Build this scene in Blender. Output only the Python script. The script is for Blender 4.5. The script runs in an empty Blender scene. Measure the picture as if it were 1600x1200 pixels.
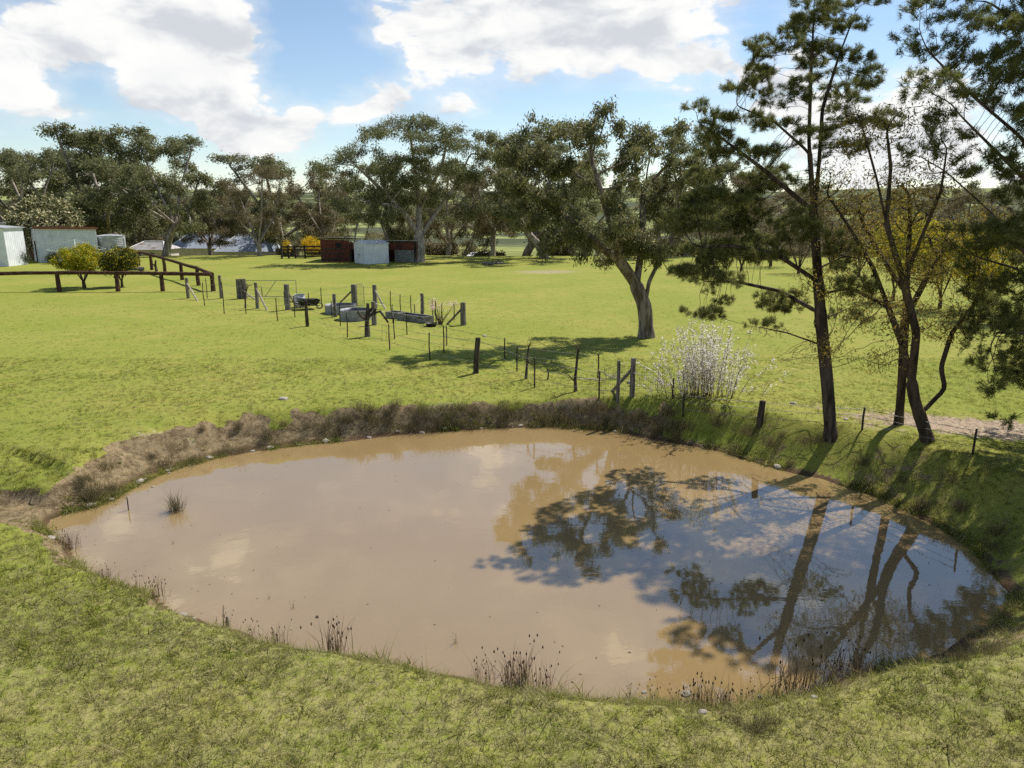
import bpy, math, random
import numpy as np
from mathutils import Vector

random.seed(7); rng = np.random.default_rng(7)
SC = bpy.context.scene
COL = SC.collection

# ------------------------------------------------------------------ camera
F, PITCH, CZ = 1110.0, math.radians(13.6), 5.5
cam_d = bpy.data.cameras.new('camera'); cam = bpy.data.objects.new('camera', cam_d); COL.objects.link(cam)
cam.location = (0, 0, CZ); cam.rotation_euler = (math.pi/2 - PITCH, 0, 0)
cam_d.sensor_width = 36; cam_d.lens = 36*F/1600; cam_d.clip_start = .1; cam_d.clip_end = 12000
SC.camera = cam
FW = np.array([0, math.cos(PITCH), -math.sin(PITCH)]); UP = np.array([0, math.sin(PITCH), math.cos(PITCH)]); RT = np.array([1., 0, 0])
CAM = np.array([0, 0, CZ])
def ray(px, py): return FW + RT*(px-800)/F + UP*(600-py)/F
def at(px, py, z=0.):
    d = ray(px, py); return CAM + d*((z-CZ)/d[2])
def atY(px, py, Y):
    d = ray(px, py); return CAM + d*(Y/d[1])

# ------------------------------------------------------------------ sky, sun, exposure
SUN_EL, SUN_AZ = math.radians(54), math.atan2(.70, .71)     # azimuth from +Y towards +X
world = bpy.data.worlds.new('World'); SC.world = world; world.use_nodes = True
nt = world.node_tree; nt.nodes.clear()
class NB:                                                     # tiny node helper
    def __init__(s, nt): s.nt = nt
    def n(s, t, **kw):
        nd = s.nt.nodes.new(t)
        for k, v in kw.items(): setattr(nd, k, v)
        return nd
    def put(s, sock, v):
        if isinstance(v, bpy.types.NodeSocket): s.nt.links.new(v, sock)
        elif v is not None: sock.default_value = v
    def m(s, op, a, b=None, c=None, clamp=False):
        nd = s.n('ShaderNodeMath', operation=op, use_clamp=clamp)
        for i, v in enumerate((a, b, c)): s.put(nd.inputs[i], v) if v is not None else None
        return nd.outputs[0]
    def vm(s, op, a, b=None):
        nd = s.n('ShaderNodeVectorMath', operation=op); s.put(nd.inputs[0], a)
        if b is not None: s.put(nd.inputs[1], b)
        return nd.outputs['Value'] if op in ('LENGTH', 'DOT_PRODUCT', 'DISTANCE') else nd.outputs[0]
    def noise(s, vec, scale, detail=3., rough=.55, dist=0.):
        nd = s.n('ShaderNodeTexNoise'); s.put(nd.inputs['Vector'], vec)
        nd.inputs['Scale'].default_value = scale; nd.inputs['Detail'].default_value = detail
        nd.inputs['Roughness'].default_value = rough; nd.inputs['Distortion'].default_value = dist
        return nd.outputs['Fac']
    def ramp(s, f, a, b, lo=0., hi=1., smooth=True):
        nd = s.n('ShaderNodeMapRange', interpolation_type='SMOOTHSTEP' if smooth else 'LINEAR')
        s.put(nd.inputs[0], f); nd.inputs[1].default_value = a; nd.inputs[2].default_value = b
        nd.inputs[3].default_value = lo; nd.inputs[4].default_value = hi
        return nd.outputs[0]
    def mix(s, f, a, b):
        nd = s.n('ShaderNodeMix', data_type='RGBA'); s.put(nd.inputs[0], f)
        for i, v in ((6, a), (7, b)):
            if not isinstance(v, bpy.types.NodeSocket): v = (*v[:3], 1)
            s.put(nd.inputs[i], v)
        return nd.outputs[2]
world.cycles.sampling_method = 'MANUAL'; world.cycles.sample_map_resolution = 512
B = NB(nt)
sky = B.n('ShaderNodeTexSky', sky_type='NISHITA', sun_disc=False, sun_elevation=SUN_EL, sun_rotation=SUN_AZ)
sky.air_density = 1.0; sky.dust_density = .05; sky.ozone_density = 1.0
dirv = B.n('ShaderNodeTexCoord').outputs['Generated']
flat = B.vm('MULTIPLY', dirv, (1, 1, 2.1))
warp = B.n('ShaderNodeTexNoise'); warp.inputs['Scale'].default_value = 6; warp.inputs['Detail'].default_value = 3
nt.links.new(flat, warp.inputs['Vector'])
wv = B.vm('MULTIPLY', B.vm('SUBTRACT', warp.outputs['Color'], (.5, .5, .5)), (.10, .10, .10))
p0 = B.vm('ADD', flat, wv)
def density(p):
    big = B.noise(p, 2.6, 2, .5); fine = B.noise(p, 9.0, 7, .64)
    vor = B.n('ShaderNodeTexVoronoi', feature='F1'); B.put(vor.inputs['Vector'], p); vor.inputs['Scale'].default_value = 17.; vor.inputs['Detail'].default_value = 1.
    return B.m('ADD', B.m('ADD', B.m('MULTIPLY', big, .58), B.m('MULTIPLY', fine, .50)), B.m('MULTIPLY', B.m('SUBTRACT', .45, vor.outputs['Distance']), .13))
def blobs(p):
    tot = None
    for px, py, r, a in ((700, 50, .22, .17), (880, 60, .24, .20), (1040, 50, .22, .17), (60, 50, .22, .17), (230, 60, .18, .16), (350, 25, .14, .15), (320, 150, .13, .17), (220, 165, .12, .10), (45, 168, .08, .17),
                         (640, 160, .10, .12), (740, 180, .08, .14), (1350, 170, .2, .16), (1460, 240, .2, .10), (365, 212, .06, .17), (450, 218, .06, .16), (475, 180, .035, .18), (553, 183, .04, .17), (1120, 150, .16, .04), (15, 75, .13, .10), (370, 50, .10, .12), (150, 135, .07, -.14), (260, 225, .08, -.10), (250, 205, .10, -.12),
                         (490, 90, .13, -.20), (480, 20, .10, -.14), (560, 240, .09, -.10), (170, 230, .16, -.14), (420, 150, .05, -.08), (920, 200, .18, -.20), (1180, 70, .06, -.12), (1390, 40, .10, -.16), (30, 220, .12, -.12), (1000, 250, .2, -.12), (120, 140, .05, -.06)):
        d = ray(px, py); d = d/np.linalg.norm(d)
        dist = B.vm('LENGTH', B.vm('MULTIPLY', B.vm('SUBTRACT', dirv, tuple(d)), (1, 1, 1.75)))
        g = B.ramp(dist, 0, r, a, 0.)
        tot = g if tot is None else B.m('ADD', tot, g)
    return tot
dz = B.n('ShaderNodeSeparateXYZ'); nt.links.new(dirv, dz.inputs[0])
bl = blobs(p0)
d0 = B.m('ADD', density(p0), bl)
def soft(p): return B.m('ADD', B.m('MULTIPLY', B.noise(p, 2.6, 2, .5), .6), B.m('MULTIPLY', B.noise(p, 11.0, 4, .55), .5))
d1 = B.m('SUBTRACT', soft(p0), soft(B.vm('ADD', p0, (.018, .018, .060))))
cover = B.ramp(d0, .575, .655)
thin = B.ramp(d0, .45, .62, 0, .32)
cmask = B.m('MAXIMUM', cover, thin)
lit = B.ramp(d1, -.13, .06)               # tops catch the sun, bases are grey
deep = B.ramp(d0, .68, .98, 1., .72)
ccol = B.mix(B.m('MULTIPLY', lit, deep), (.44, .46, .49), (.66, .66, .65))
bg1 = B.n('ShaderNodeBackground'); nt.links.new(sky.outputs[0], bg1.inputs[0]); bg1.inputs[1].default_value = .088
bg2 = B.n('ShaderNodeBackground'); nt.links.new(ccol, bg2.inputs[0]); bg2.inputs[1].default_value = 1.0
mx = B.n('ShaderNodeMixShader'); nt.links.new(cmask, mx.inputs[0]); nt.links.new(bg1.outputs[0], mx.inputs[1]); nt.links.new(bg2.outputs[0], mx.inputs[2])
wo = B.n('ShaderNodeOutputWorld'); nt.links.new(mx.outputs[0], wo.inputs[0])

sun_d = bpy.data.lights.new('sun', 'SUN'); sun = bpy.data.objects.new('sun', sun_d); COL.objects.link(sun)
sun_d.energy = 4.6; sun_d.angle = math.radians(.53); sun_d.color = (1, .955, .87)
SV = Vector((math.sin(SUN_AZ)*math.cos(SUN_EL), math.cos(SUN_AZ)*math.cos(SUN_EL), math.sin(SUN_EL)))
sun.rotation_euler = SV.to_track_quat('Z', 'Y').to_euler()
SC.view_settings.view_transform = 'Standard'; SC.view_settings.look = 'None'
SC.view_settings.exposure = .6; SC.view_settings.gamma = 1; SC.view_settings.use_curve_mapping = False
SC.render.engine = 'CYCLES'; SC.cycles.use_denoising = False
SC.cycles.max_bounces = 6; SC.cycles.transparent_max_bounces = 8

# ------------------------------------------------------------------ helpers
def mesh_np(name, V, Fc, mat=None, smooth=False, attrs=None):
    """V (n,3), Fc (m,k) ints"""
    V = np.asarray(V, np.float32); Fc = np.asarray(Fc, np.int32)
    me = bpy.data.meshes.new(name); k = Fc.shape[1]
    me.vertices.add(len(V)); me.vertices.foreach_set('co', V.ravel())
    me.loops.add(Fc.size); me.loops.foreach_set('vertex_index', Fc.ravel())
    me.polygons.add(len(Fc)); me.polygons.foreach_set('loop_start', np.arange(0, Fc.size, k, dtype=np.int32))
    me.polygons.foreach_set('use_smooth', np.full(len(Fc), smooth))
    me.update(calc_edges=True)
    for an, av in (attrs or {}).items():
        a = me.attributes.new(an, 'FLOAT', 'POINT'); a.data.foreach_set('value', np.asarray(av, np.float32))
    if mat: me.materials.append(mat)
    return me
def link(name, me, parent=None, loc=(0, 0, 0), rot=(0, 0, 0)):
    o = bpy.data.objects.new(name, me); COL.objects.link(o); o.parent = parent; o.location = loc; o.rotation_euler = rot
    return o
def tag(o, label, cat=None, group=None, kind=None):
    if label: o['label'] = label
    if cat: o['category'] = cat
    if group: o['group'] = group
    if kind: o['kind'] = kind
    return o
def thing(name, label, cat, loc=(0, 0, 0), group=None, rz=0.):
    o = bpy.data.objects.new(name, None); COL.objects.link(o); o.location = loc; o.rotation_euler = (0, 0, rz)
    o.empty_display_size = .2
    return tag(o, label, cat, group)
def copy_tree(o, loc, rz=0., sc=(1, 1, 1), label=None):
    c = o.copy(); COL.objects.link(c); c.location = loc; c.rotation_euler = (0, 0, rz); c.scale = sc
    if label: c['label'] = label
    for ch in list(o.children):
        d = ch.copy(); COL.objects.link(d); d.parent = c
        for g in list(ch.children):
            e = g.copy(); COL.objects.link(e); e.parent = d
    return c
class MB:
    def __init__(s): s.v = []; s.f = []
    def add(s, V, Fs):
        n = len(s.v); s.v += [tuple(map(float, p)) for p in V]; s.f += [tuple(i+n for i in f) for f in Fs]
    def box(s, c, size, rz=0., rx=0., ry=0.):
        from mathutils import Euler
        R = Euler((rx, ry, rz)).to_matrix(); c = Vector(c); h = [k/2 for k in size]
        V = [R @ Vector((x*h[0], y*h[1], z*h[2])) + c for x in (-1, 1) for y in (-1, 1) for z in (-1, 1)]
        s.add(V, [(0, 1, 3, 2), (4, 6, 7, 5), (0, 4, 5, 1), (2, 3, 7, 6), (0, 2, 6, 4), (1, 5, 7, 3)])
    def tube(s, path, radii, k=6, cap=True):
        P = [Vector(p) for p in path]; n = len(P)
        if not hasattr(radii, '__len__'): radii = [radii]*n
        V = []; ref = None
        for i in range(n):
            t = (P[min(i+1, n-1)] - P[max(i-1, 0)])
            t = t.normalized() if t.length > 1e-9 else Vector((0, 0, 1))
            if ref is None: ref = Vector((1, 0, 0)) if abs(t.x) < .8 else Vector((0, 1, 0))
            a = (ref - t*ref.dot(t)).normalized(); b = t.cross(a); ref = a
            for j in range(k):
                q = 2*math.pi*j/k; V.append(P[i] + (a*math.cos(q) + b*math.sin(q))*radii[i])
        Fs = [(i*k+j, i*k+(j+1) % k, (i+1)*k+(j+1) % k, (i+1)*k+j) for i in range(n-1) for j in range(k)]
        if cap: Fs += [tuple(reversed(range(k))), tuple(range((n-1)*k, n*k))]
        s.add(V, Fs)
    def lathe(s, prof, k=24, cap=True, closed_bottom=True):
        V = [(r*math.cos(2*math.pi*j/k), r*math.sin(2*math.pi*j/k), z) for r, z in prof for j in range(k)]
        n = len(prof)
        s.add(V, [(i*k+j, i*k+(j+1) % k, (i+1)*k+(j+1) % k, (i+1)*k+j) for i in range(n-1) for j in range(k)] +
              ([tuple(range((n-1)*k, n*k))] if cap else []) + ([tuple(reversed(range(k)))] if closed_bottom else []))
    def build(s, name, mat, parent=None, loc=(0, 0, 0), rot=(0, 0, 0), smooth=False):
        me = bpy.data.meshes.new(name); me.from_pydata(s.v, [], s.f); me.materials.append(mat)
        if smooth: me.polygons.foreach_set('use_smooth', [True]*len(me.polygons))
        me.update(); return link(name, me, parent, loc, rot)

def vhash(ix, iy, seed):
    h = (ix.astype(np.int64)*374761393 + iy.astype(np.int64)*668265263 + seed*144269) & 0x7fffffff
    h = ((h ^ (h >> 13))*1274126177) & 0x7fffffff
    return ((h ^ (h >> 16)) & 0xffff)/65535.
def vnoise(x, y, seed=0):
    ix, iy = np.floor(x), np.floor(y); fx, fy = x-ix, y-iy
    fx = fx*fx*(3-2*fx); fy = fy*fy*(3-2*fy)
    a, b, c, d = vhash(ix, iy, seed), vhash(ix+1, iy, seed), vhash(ix, iy+1, seed), vhash(ix+1, iy+1, seed)
    return (a*(1-fx)+b*fx)*(1-fy) + (c*(1-fx)+d*fx)*fy
def fbm(x, y, o=3, seed=0):
    s = 0; a = .5; n = 0
    for i in range(o): s = s + a*vnoise(x*2**i + 17*i, y*2**i - 9*i, seed+i); n += a; a *= .5
    return s/n
def sm(t): t = np.clip(t, 0, 1); return t*t*(3-2*t)

# ------------------------------------------------------------------ materials
def new_mat(name):
    m = bpy.data.materials.new(name); m.use_nodes = True; m.node_tree.nodes.clear(); return m, NB(m.node_tree)
def out(b, sh):
    o = b.n('ShaderNodeOutputMaterial'); b.nt.links.new(sh, o.inputs[0])
def principled(b, col, rough=.8, spec=.3, metal=0., normal=None):
    p = b.n('ShaderNodeBsdfPrincipled'); b.put(p.inputs['Base Color'], col if isinstance(col, bpy.types.NodeSocket) else (*col[:3], 1))
    b.put(p.inputs['Roughness'], rough); p.inputs['Specular IOR Level'].default_value = spec; p.inputs['Metallic'].default_value = metal
    if normal is not None: b.nt.links.new(normal, p.inputs['Normal'])
    return p
def bump(b, h, strength=.5, dist=.02):
    n = b.n('ShaderNodeBump'); n.inputs['Strength'].default_value = strength; n.inputs['Distance'].default_value = dist
    b.nt.links.new(h, n.inputs['Height']); return n.outputs[0]
def rough_mat(name, c1, c2, scale=4., rough=.85, spec=.2, bs=.5, bd=.02, stretch=(1, 1, 1), metal=0., c3=None, lo=.35, hi=.65):
    m, b = new_mat(name); pos = b.n('ShaderNodeTexCoord').outputs['Object']
    pos = b.vm('MULTIPLY', pos, stretch)
    f = b.noise(pos, scale, 6, .6); col = b.mix(b.ramp(f, lo, hi), c1, c2)
    if c3: col = b.mix(b.ramp(b.noise(pos, scale*.37, 4, .6), .52, .68), col, c3)
    p = principled(b, col, rough, spec, metal, bump(b, b.noise(pos, scale*3, 5, .6), bs, bd)); out(b, p.outputs[0]); return m
def leaf_mat(name, c1, c2, c3, trans=.35, rough=.6, spec=.25):
    m, b = new_mat(name); v = b.n('ShaderNodeAttribute', attribute_name='v').outputs['Fac']
    col = b.mix(b.ramp(v, 0, .55, smooth=False), c1, c2); col = b.mix(b.ramp(v, .7, 1, smooth=False), col, c3)
    p = principled(b, col, rough, spec); t = b.n('ShaderNodeBsdfTranslucent'); b.nt.links.new(col, t.inputs[0])
    mxs = b.n('ShaderNodeMixShader'); mxs.inputs[0].default_value = trans
    b.nt.links.new(p.outputs[0], mxs.inputs[1]); b.nt.links.new(t.outputs[0], mxs.inputs[2]); out(b, mxs.outputs[0]); return m
def grass_colour(b, pos):
    """same patches for the turf and the blades that grow in it"""
    big = b.noise(pos, .16, 4, .6); mid = b.noise(pos, 1.3, 5, .65); fine = b.noise(pos, 9., 4, .65)
    c = b.mix(b.ramp(big, .36, .64), (.198, .216, .036), (.248, .236, .052))
    c = b.mix(b.ramp(mid, .40, .70, 0, .6), c, (.148, .195, .026))
    y = b.n('ShaderNodeSeparateXYZ'); b.nt.links.new(pos, y.inputs[0])
    near = b.ramp(y.outputs[1], 8.0, 14., .20, 0.)
    st = b.m('ADD', b.m('ADD', b.m('MULTIPLY', fine, .70), b.m('MULTIPLY', b.noise(pos, .9, 5, .7), .30)), near)
    c = b.mix(b.ramp(st, .54, .84, 0, .8), c, (.285, .245, .115))
    return c
M = {}
def bark(name, c1, c2, c3=None): M[name] = rough_mat(name, c1, c2, 6., .9, .1, .9, .04, (1, 1, .22), c3=c3)
bark('bark_gum', (.10, .075, .055), (.30, .25, .20), (.055, .045, .035)); bark('bark_dark', (.035, .027, .021), (.13, .10, .078)); bark('bark_willow', (.035, .026, .02), (.11, .08, .055))
bark('twig', (.09, .065, .045), (.17, .12, .08)); bark('bark_far', (.17, .14, .115), (.40, .35, .30))
M['gum_leaf'] = leaf_mat('gum_leaf', (.080, .092, .035), (.160, .165, .062), (.27, .22, .11), .48)
M['gum_leaf_far'] = leaf_mat('gum_leaf_far', (.085, .100, .042), (.165, .175, .070), (.27, .24, .12), .48)
M['gum_leaf_brown'] = leaf_mat('gum_leaf_brown', (.115, .102, .052), (.18, .15, .076), (.27, .21, .115), .45)
M['pine_needle'] = leaf_mat('pine_needle', (.075, .090, .026), (.155, .165, .046), (.30, .28, .085), .48)
M['willow_leaf'] = leaf_mat('willow_leaf', (.17, .14, .035), (.28, .22, .045), (.36, .24, .04), .45)
M['wattle_leaf'] = leaf_mat('wattle_leaf', (.13, .17, .018), (.30, .30, .018), (.60, .46, .015), .45)
M['wattle_gold'] = leaf_mat('wattle_gold', (.45, .30, .01), (.70, .47, .01), (.75, .55, .03), .4)
M['blossom'] = leaf_mat('blossom', (.70, .62, .55), (.80, .75, .68), (.82, .80, .74), .4)
M['cream'] = leaf_mat('cream', (.46, .42, .22), (.58, .52, .30), (.66, .60, .40), .45)
M['pink'] = leaf_mat('pink', (.75, .45, .48), (.80, .58, .58), (.8, .7, .68), .4)
M['cream_bush'] = leaf_mat('cream_bush', (.07, .085, .03), (.115, .13, .045), (.38, .36, .16), .35)
M['shrub_leaf'] = leaf_mat('shrub_leaf', (.03, .04, .015), (.06, .075, .025), (.10, .10, .04), .25)
M['reed'] = leaf_mat('reed', (.10, .075, .045), (.17, .125, .07), (.24, .17, .09), .25)
M['scrub'] = leaf_mat('scrub', (.095, .075, .040), (.17, .135, .070), (.19, .185, .065), .35)
M['seed'] = rough_mat('seed', (.03, .02, .014), (.08, .05, .03), 20)
M['old_wood'] = rough_mat('old_wood', (.09, .08, .07), (.24, .215, .185), 5, .95, .1, .9, .03, (3, 3, .4))
M['dark_wood'] = rough_mat('dark_wood', (.035, .027, .02), (.10, .078, .06), 5, .95, .1, .9, .03, (3, 3, .4))
M['log'] = rough_mat('log', (.045, .022, .014), (.11, .06, .04), 4, .9, .1, .9, .03, (1, 1, 1))
M['pale_wood'] = rough_mat('pale_wood', (.26, .22, .17), (.42, .37, .30), 5, .95, .1, .8, .02)
M['rust_steel'] = rough_mat('rust_steel', (.018, .014, .012), (.06, .036, .025), 12, .8, .3)
M['wire'] = rough_mat('wire', (.16, .155, .15), (.28, .27, .26), 8, .5, .5, metal=.6)
M['galv'] = rough_mat('galv', (.30, .31, .33), (.44, .45, .47), 3, .5, .5, .2, .005, metal=.35, c3=(.24, .24, .25))
M['galv_dull'] = rough_mat('galv_dull', (.17, .175, .19), (.28, .285, .30), 3, .6, .4, .2, .005, metal=.2, c3=(.13, .12, .11))
M['white_steel'] = rough_mat('white_steel', (.62, .64, .66), (.74, .75, .76), 1.5, .45, .4, .1, .003, c3=(.55, .56, .57))
M['pale_blue_steel'] = rough_mat('pale_blue_steel', (.50, .55, .60), (.62, .66, .70), 1.2, .5, .4, .1, .003, c3=(.44, .47, .50))
M['red_shed'] = rough_mat('red_shed', (.10, .032, .022), (.17, .055, .035), 2.5, .85, .2, .5, .01, c3=(.06, .03, .025))
M['roof_tin'] = rough_mat('roof_tin', (.26, .25, .25), (.40, .39, .39), 1.5, .5, .5, .2, .004, metal=.3, c3=(.20, .13, .09))
M['roof_rust'] = rough_mat('roof_rust', (.16, .06, .04), (.26, .11, .07), 2, .8, .3, .3, .005)
M['roof_blue'] = rough_mat('roof_blue', (.25, .28, .34), (.30, .33, .39), .6, .75, .2, .05, .002)
M['cream_wall'] = rough_mat('cream_wall', (.52, .48, .40), (.62, .58, .50), 2)
M['brick_wall'] = rough_mat('brick_wall', (.16, .075, .05), (.24, .12, .085), 6)
M['concrete'] = rough_mat('concrete', (.13, .125, .115), (.25, .24, .22), 5, .9, .2, .6, .01, c3=(.10, .10, .09))
M['stone'] = rough_mat('stone', (.26, .22, .17), (.48, .43, .36), 7, .9, .2, .8, .02, c3=(.16, .13, .10))
M['black_rubber'] = rough_mat('black_rubber', (.012, .012, .013), (.03, .03, .03), 10, .6, .3)
M['drum_paint'] = rough_mat('drum_paint', (.36, .40, .50), (.55, .56, .62), 4, .6, .3, c3=(.25, .2, .2))
M['glass'] = rough_mat('glass', (.02, .025, .03), (.04, .045, .05), 2, .1, .6, 0., .001)
M['dark_gap'] = rough_mat('dark_gap', (.012, .011, .010), (.03, .028, .025), 5)

# ------------------------------------------------------------------ ground
WZ = -.7
#        px    py   bank width, crest height, dirt
OUTL = [(68, 818, .5, -.35, .9), (120, 800, .8, -.1, 1), (165, 790, 1.3, 0, 1), (200, 768, 1.7, .05, 1), (270, 736, 1.9, .1, 1), (330, 717, 1.9, .12, 1),
        (430, 702, 1.7, .12, 1), (530, 691, 1.3, .08, 1), (620, 681, .9, .04, 1), (700, 674, .75, .02, 1), (800, 668, .7, 0, 1), (900, 668, .8, .05, 1),
        (960, 676, 1.1, 0.2, .8), (1050, 691, 1.5, 0.25, .42), (1150, 713, 1.7, 0.29, .42), (1230, 738, 1.8, 0.32, .42), (1300, 754, 1.9, 0.34, .42), (1350, 770, 2., 0.37, .5),
        (1400, 790, 2., 0.4, .45), (1450, 817, 2.1, 0.42, .4), (1500, 848, 2.2, 0.42, .4), (1545, 890, 2.4, 0.46, .4), (1572, 935, 2.4, .34, .4), (1560, 972, 2.0, .2, .5),
        (1500, 1008, 1.5, .0, .6), (1400, 1042, 1.1, -.15, .45), (1330, 1056, .9, -.2, .45), (1260, 1080, .8, -.25, .5), (1180, 1100, .8, -.25, .6), (1110, 1112, .8, -.25, .7), (1040, 1104, .8, -.28, .4),
        (960, 1096, .7, -.32, .2), (850, 1082, .7, -.35, .1), (750, 1062, .7, -.36, .1), (650, 1045, .7, -.36, .15), (560, 1030, .7, -.36, .15),
        (450, 1010, .7, -.36, .2), (350, 984, .6, -.36, .5), (290, 962, .5, -.36, .8), (250, 940, .45, -.38, .9), (195, 918, .45, -.38, .9), (140, 897, .5, -.38, .9), (122, 872, .6, -.38, 1), (100, 848, .6, -.38, 1)]
PP = np.array([at(a, b, WZ)[:2] for a, b, *_ in OUTL]); PA = np.array([o[2:] for o in OUTL])
def chaikin(P, A):
    P2, A2 = np.roll(P, -1, 0), np.roll(A, -1, 0)
    q = np.empty((2*len(P), 2)); r = np.empty((2*len(P), A.shape[1]))
    q[0::2] = .75*P+.25*P2; q[1::2] = .25*P+.75*P2; r[0::2] = .75*A+.25*A2; r[1::2] = .25*A+.75*A2
    return q, r
PP, PA = chaikin(PP, PA)
jit = (fbm(PP[:, 0]*1.3, PP[:, 1]*1.3, 3, 5)-.5)*.35; PP = PP + np.stack([jit, np.roll(jit, 7)], 1)
GUL = np.array([at(95, 822, -.55)[:2], at(20, 800, -.5)[:2], at(-90, 795, -.45)[:2], at(-260, 812, -.4)[:2]])
def pond(x, y):
    x = np.asarray(x, float); y = np.asarray(y, float)
    best = np.full(x.shape, 1e9); att = np.zeros(x.shape+(3,)); ins = np.zeros(x.shape, bool)
    for i in range(len(PP)):
        a, b = PP[i], PP[(i+1) % len(PP)]; e = b-a
        t = np.clip(((x-a[0])*e[0]+(y-a[1])*e[1])/(e@e), 0, 1)
        d = np.hypot(x-a[0]-t*e[0], y-a[1]-t*e[1]); mk = d < best; best = np.where(mk, d, best)
        A0, A1 = PA[i], PA[(i+1) % len(PP)]; av = A0 + (A1-A0)*t[..., None]; att = np.where(mk[..., None], av, att)
        if (a[1] > b[1]) or (a[1] < b[1]):
            c = ((a[1] > y) != (b[1] > y)) & (x < (b[0]-a[0])*(y-a[1])/(b[1]-a[1])+a[0]); ins ^= c
    return np.where(ins, -best, best), att
def gully(x, y):
    best = np.full(x.shape, 1e9)
    for i in range(len(GUL)-1):
        a, b = GUL[i], GUL[i+1]; e = b-a; t = np.clip(((x-a[0])*e[0]+(y-a[1])*e[1])/(e@e), 0, 1)
        best = np.minimum(best, np.hypot(x-a[0]-t*e[0], y-a[1]-t*e[1]))
    return best
def Hfull(x, y):
    x = np.asarray(x, float); y = np.asarray(y, float); shp = x.shape; x = x.ravel(); y = y.ravel()
    r = np.hypot(x, y)
    z = .35*(fbm(x/16, y/16, 3, 1)-.5)*sm((y-24)/25+np.abs(x)/60) + .05*(fbm(x/1.2, y/1.2, 3, 2)-.5) + .03*(fbm(x/.3, y/.3, 2, 3)-.5)
    z = z - 7.5*sm((y-92)/50)
    z = z + sm((r-380)/1900)*(14+78*fbm(x/620+3, y/620, 4, 8))
    dirt = np.zeros(x.shape); sd = np.full(x.shape, 99.)
    k = (x > PP[:, 0].min()-9) & (x < PP[:, 0].max()+9) & (y > PP[:, 1].min()-9) & (y < PP[:, 1].max()+9)
    if k.any():
        xx, yy = x[k], y[k]; s, A = pond(xx, yy); w, hc, dr = A[:, 0], A[:, 1], A[:, 2]
        wn = w*(.8+.5*fbm(xx*.9, yy*.9, 3, 11))
        t = np.clip(s/wn, 0, 1); lump = (fbm(xx*2.2, yy*2.2, 3, 12)-.5)
        prof = np.where(dr > .75, .12*t + .88*sm((t-.12)/.62), sm(t*1.25+.02)) + lump*.45*t*(1-t)*2*np.clip(dr+.2, 0, 1)
        zin = WZ-.004-.3*np.minimum(-s, 2.); zb = WZ + (hc-WZ)*np.clip(prof, 0, 1.15)
        ext = hc*(1-sm((s-wn)/4.5))
        zz = np.where(s < 0, zin, np.where(s < wn, zb, ext)) + z[k]*sm((s-.1)/1.5)
        g = gully(xx, yy); gw = .55+.25*fbm(xx*2, yy*2, 2, 14)
        cut = -.55+.12*np.abs(lump)+(.5)*sm((g-gw*.75)/.25)*1.2
        zz = np.where((g < gw) & (s > -.3), np.minimum(zz, cut), zz)
        z[k] = zz
        dd = dr*(1-sm((s-wn*(.12+.72*fbm(xx*1.7, yy*1.7, 3, 15)))/.3)); dd = np.maximum(dd, 1-sm((s-.22*fbm(xx*2.5, yy*2.5, 3, 16))/.12))
        dd = np.maximum(dd, 1-sm((g-gw*.9)/.12)); dirt[k] = dd; sd[k] = s
    return z.reshape(shp), dirt.reshape(shp), sd.reshape(shp)
def H(x, y):
    return float(Hfull(np.array([x]), np.array([y]))[0][0])
def gr(px, py):
    z = 0.
    for _ in range(8):
        p = at(px, py, z); z = H(p[0], p[1])
    p[2] = z; return p
def grow_axis(lo, hi, step, far_lo, far_hi, g):
    mid = np.arange(lo, hi, step); a = [hi]; s = step
    while a[-1] < far_hi: s *= g; a.append(a[-1]+s)
    b = [lo]; s = step
    while b[-1] > far_lo: s *= g; b.append(b[-1]-s)
    return np.array(b[:0:-1] + list(mid) + a)
xs = grow_axis(-16, 15.5, .12, -4200, 4200, 1.07); ys = grow_axis(4.5, 26, .11, -900, 4800, 1.05)
X, Y = np.meshgrid(xs, ys); Z, DIRT, SD = Hfull(X, Y)
nx, ny = len(xs), len(ys)
idx = np.arange(nx*ny).reshape(ny, nx)
Fq = np.stack([idx[:-1, :-1].ravel(), idx[:-1, 1:].ravel(), idx[1:, 1:].ravel(), idx[1:, :-1].ravel()], 1)
lit_c = at(1490, 690, 0); lit_c2 = at(1330, 660, 0)
LIT = np.exp(-(((X-lit_c[0]-1.5)/3.6)**2 + ((Y-lit_c[1]-.6)/1.5)**2)) + .35*np.exp(-(((X-lit_c2[0])/2.6)**2+((Y-lit_c2[1]-1.2)/1.6)**2))
pc = at(330, 655, 0); pe = at(620, 640, 0)
CREST = np.exp(-((Y-(17.9+(X+7)*.38))/.55)**2)*sm((X+10.5)/2)*(1-sm((X+2.5)/2.5))
bp = at(855, 424, 0); PATCH = np.exp(-(((X-bp[0])/4.)**2+((Y-bp[1])/3.)**2))
m, b = new_mat('ground'); pos = b.n('ShaderNodeNewGeometry').outputs['Position']
gc = grass_colour(b, pos)
dn = b.noise(pos, 5, 6, .65)
dcol = b.mix(b.ramp(dn, .35, .65), (.105, .075, .040), (.24, .180, .100))
dcol = b.mix(b.ramp(b.noise(pos, 22, 3, .6), .60, .70), dcol, (.36, .29, .20))
def attr(nm): return b.n('ShaderNodeAttribute', attribute_name=nm).outputs['Fac']
nn = b.noise(pos, 2.3, 6, .7); nf = b.noise(pos, 12, 4, .7)
df = b.ramp(b.m('ADD', attr('dirt'), b.m('MULTIPLY', b.m('SUBTRACT', nn, .5), 1.0)), .45, .6)
lcol = b.mix(b.ramp(nf, .4, .62), (.17, .125, .085), (.40, .31, .225))
lf = b.ramp(b.m('ADD', attr('litter'), b.m('MULTIPLY', b.m('SUBTRACT', nn, .5), 1.3)), .42, .62)
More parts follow.
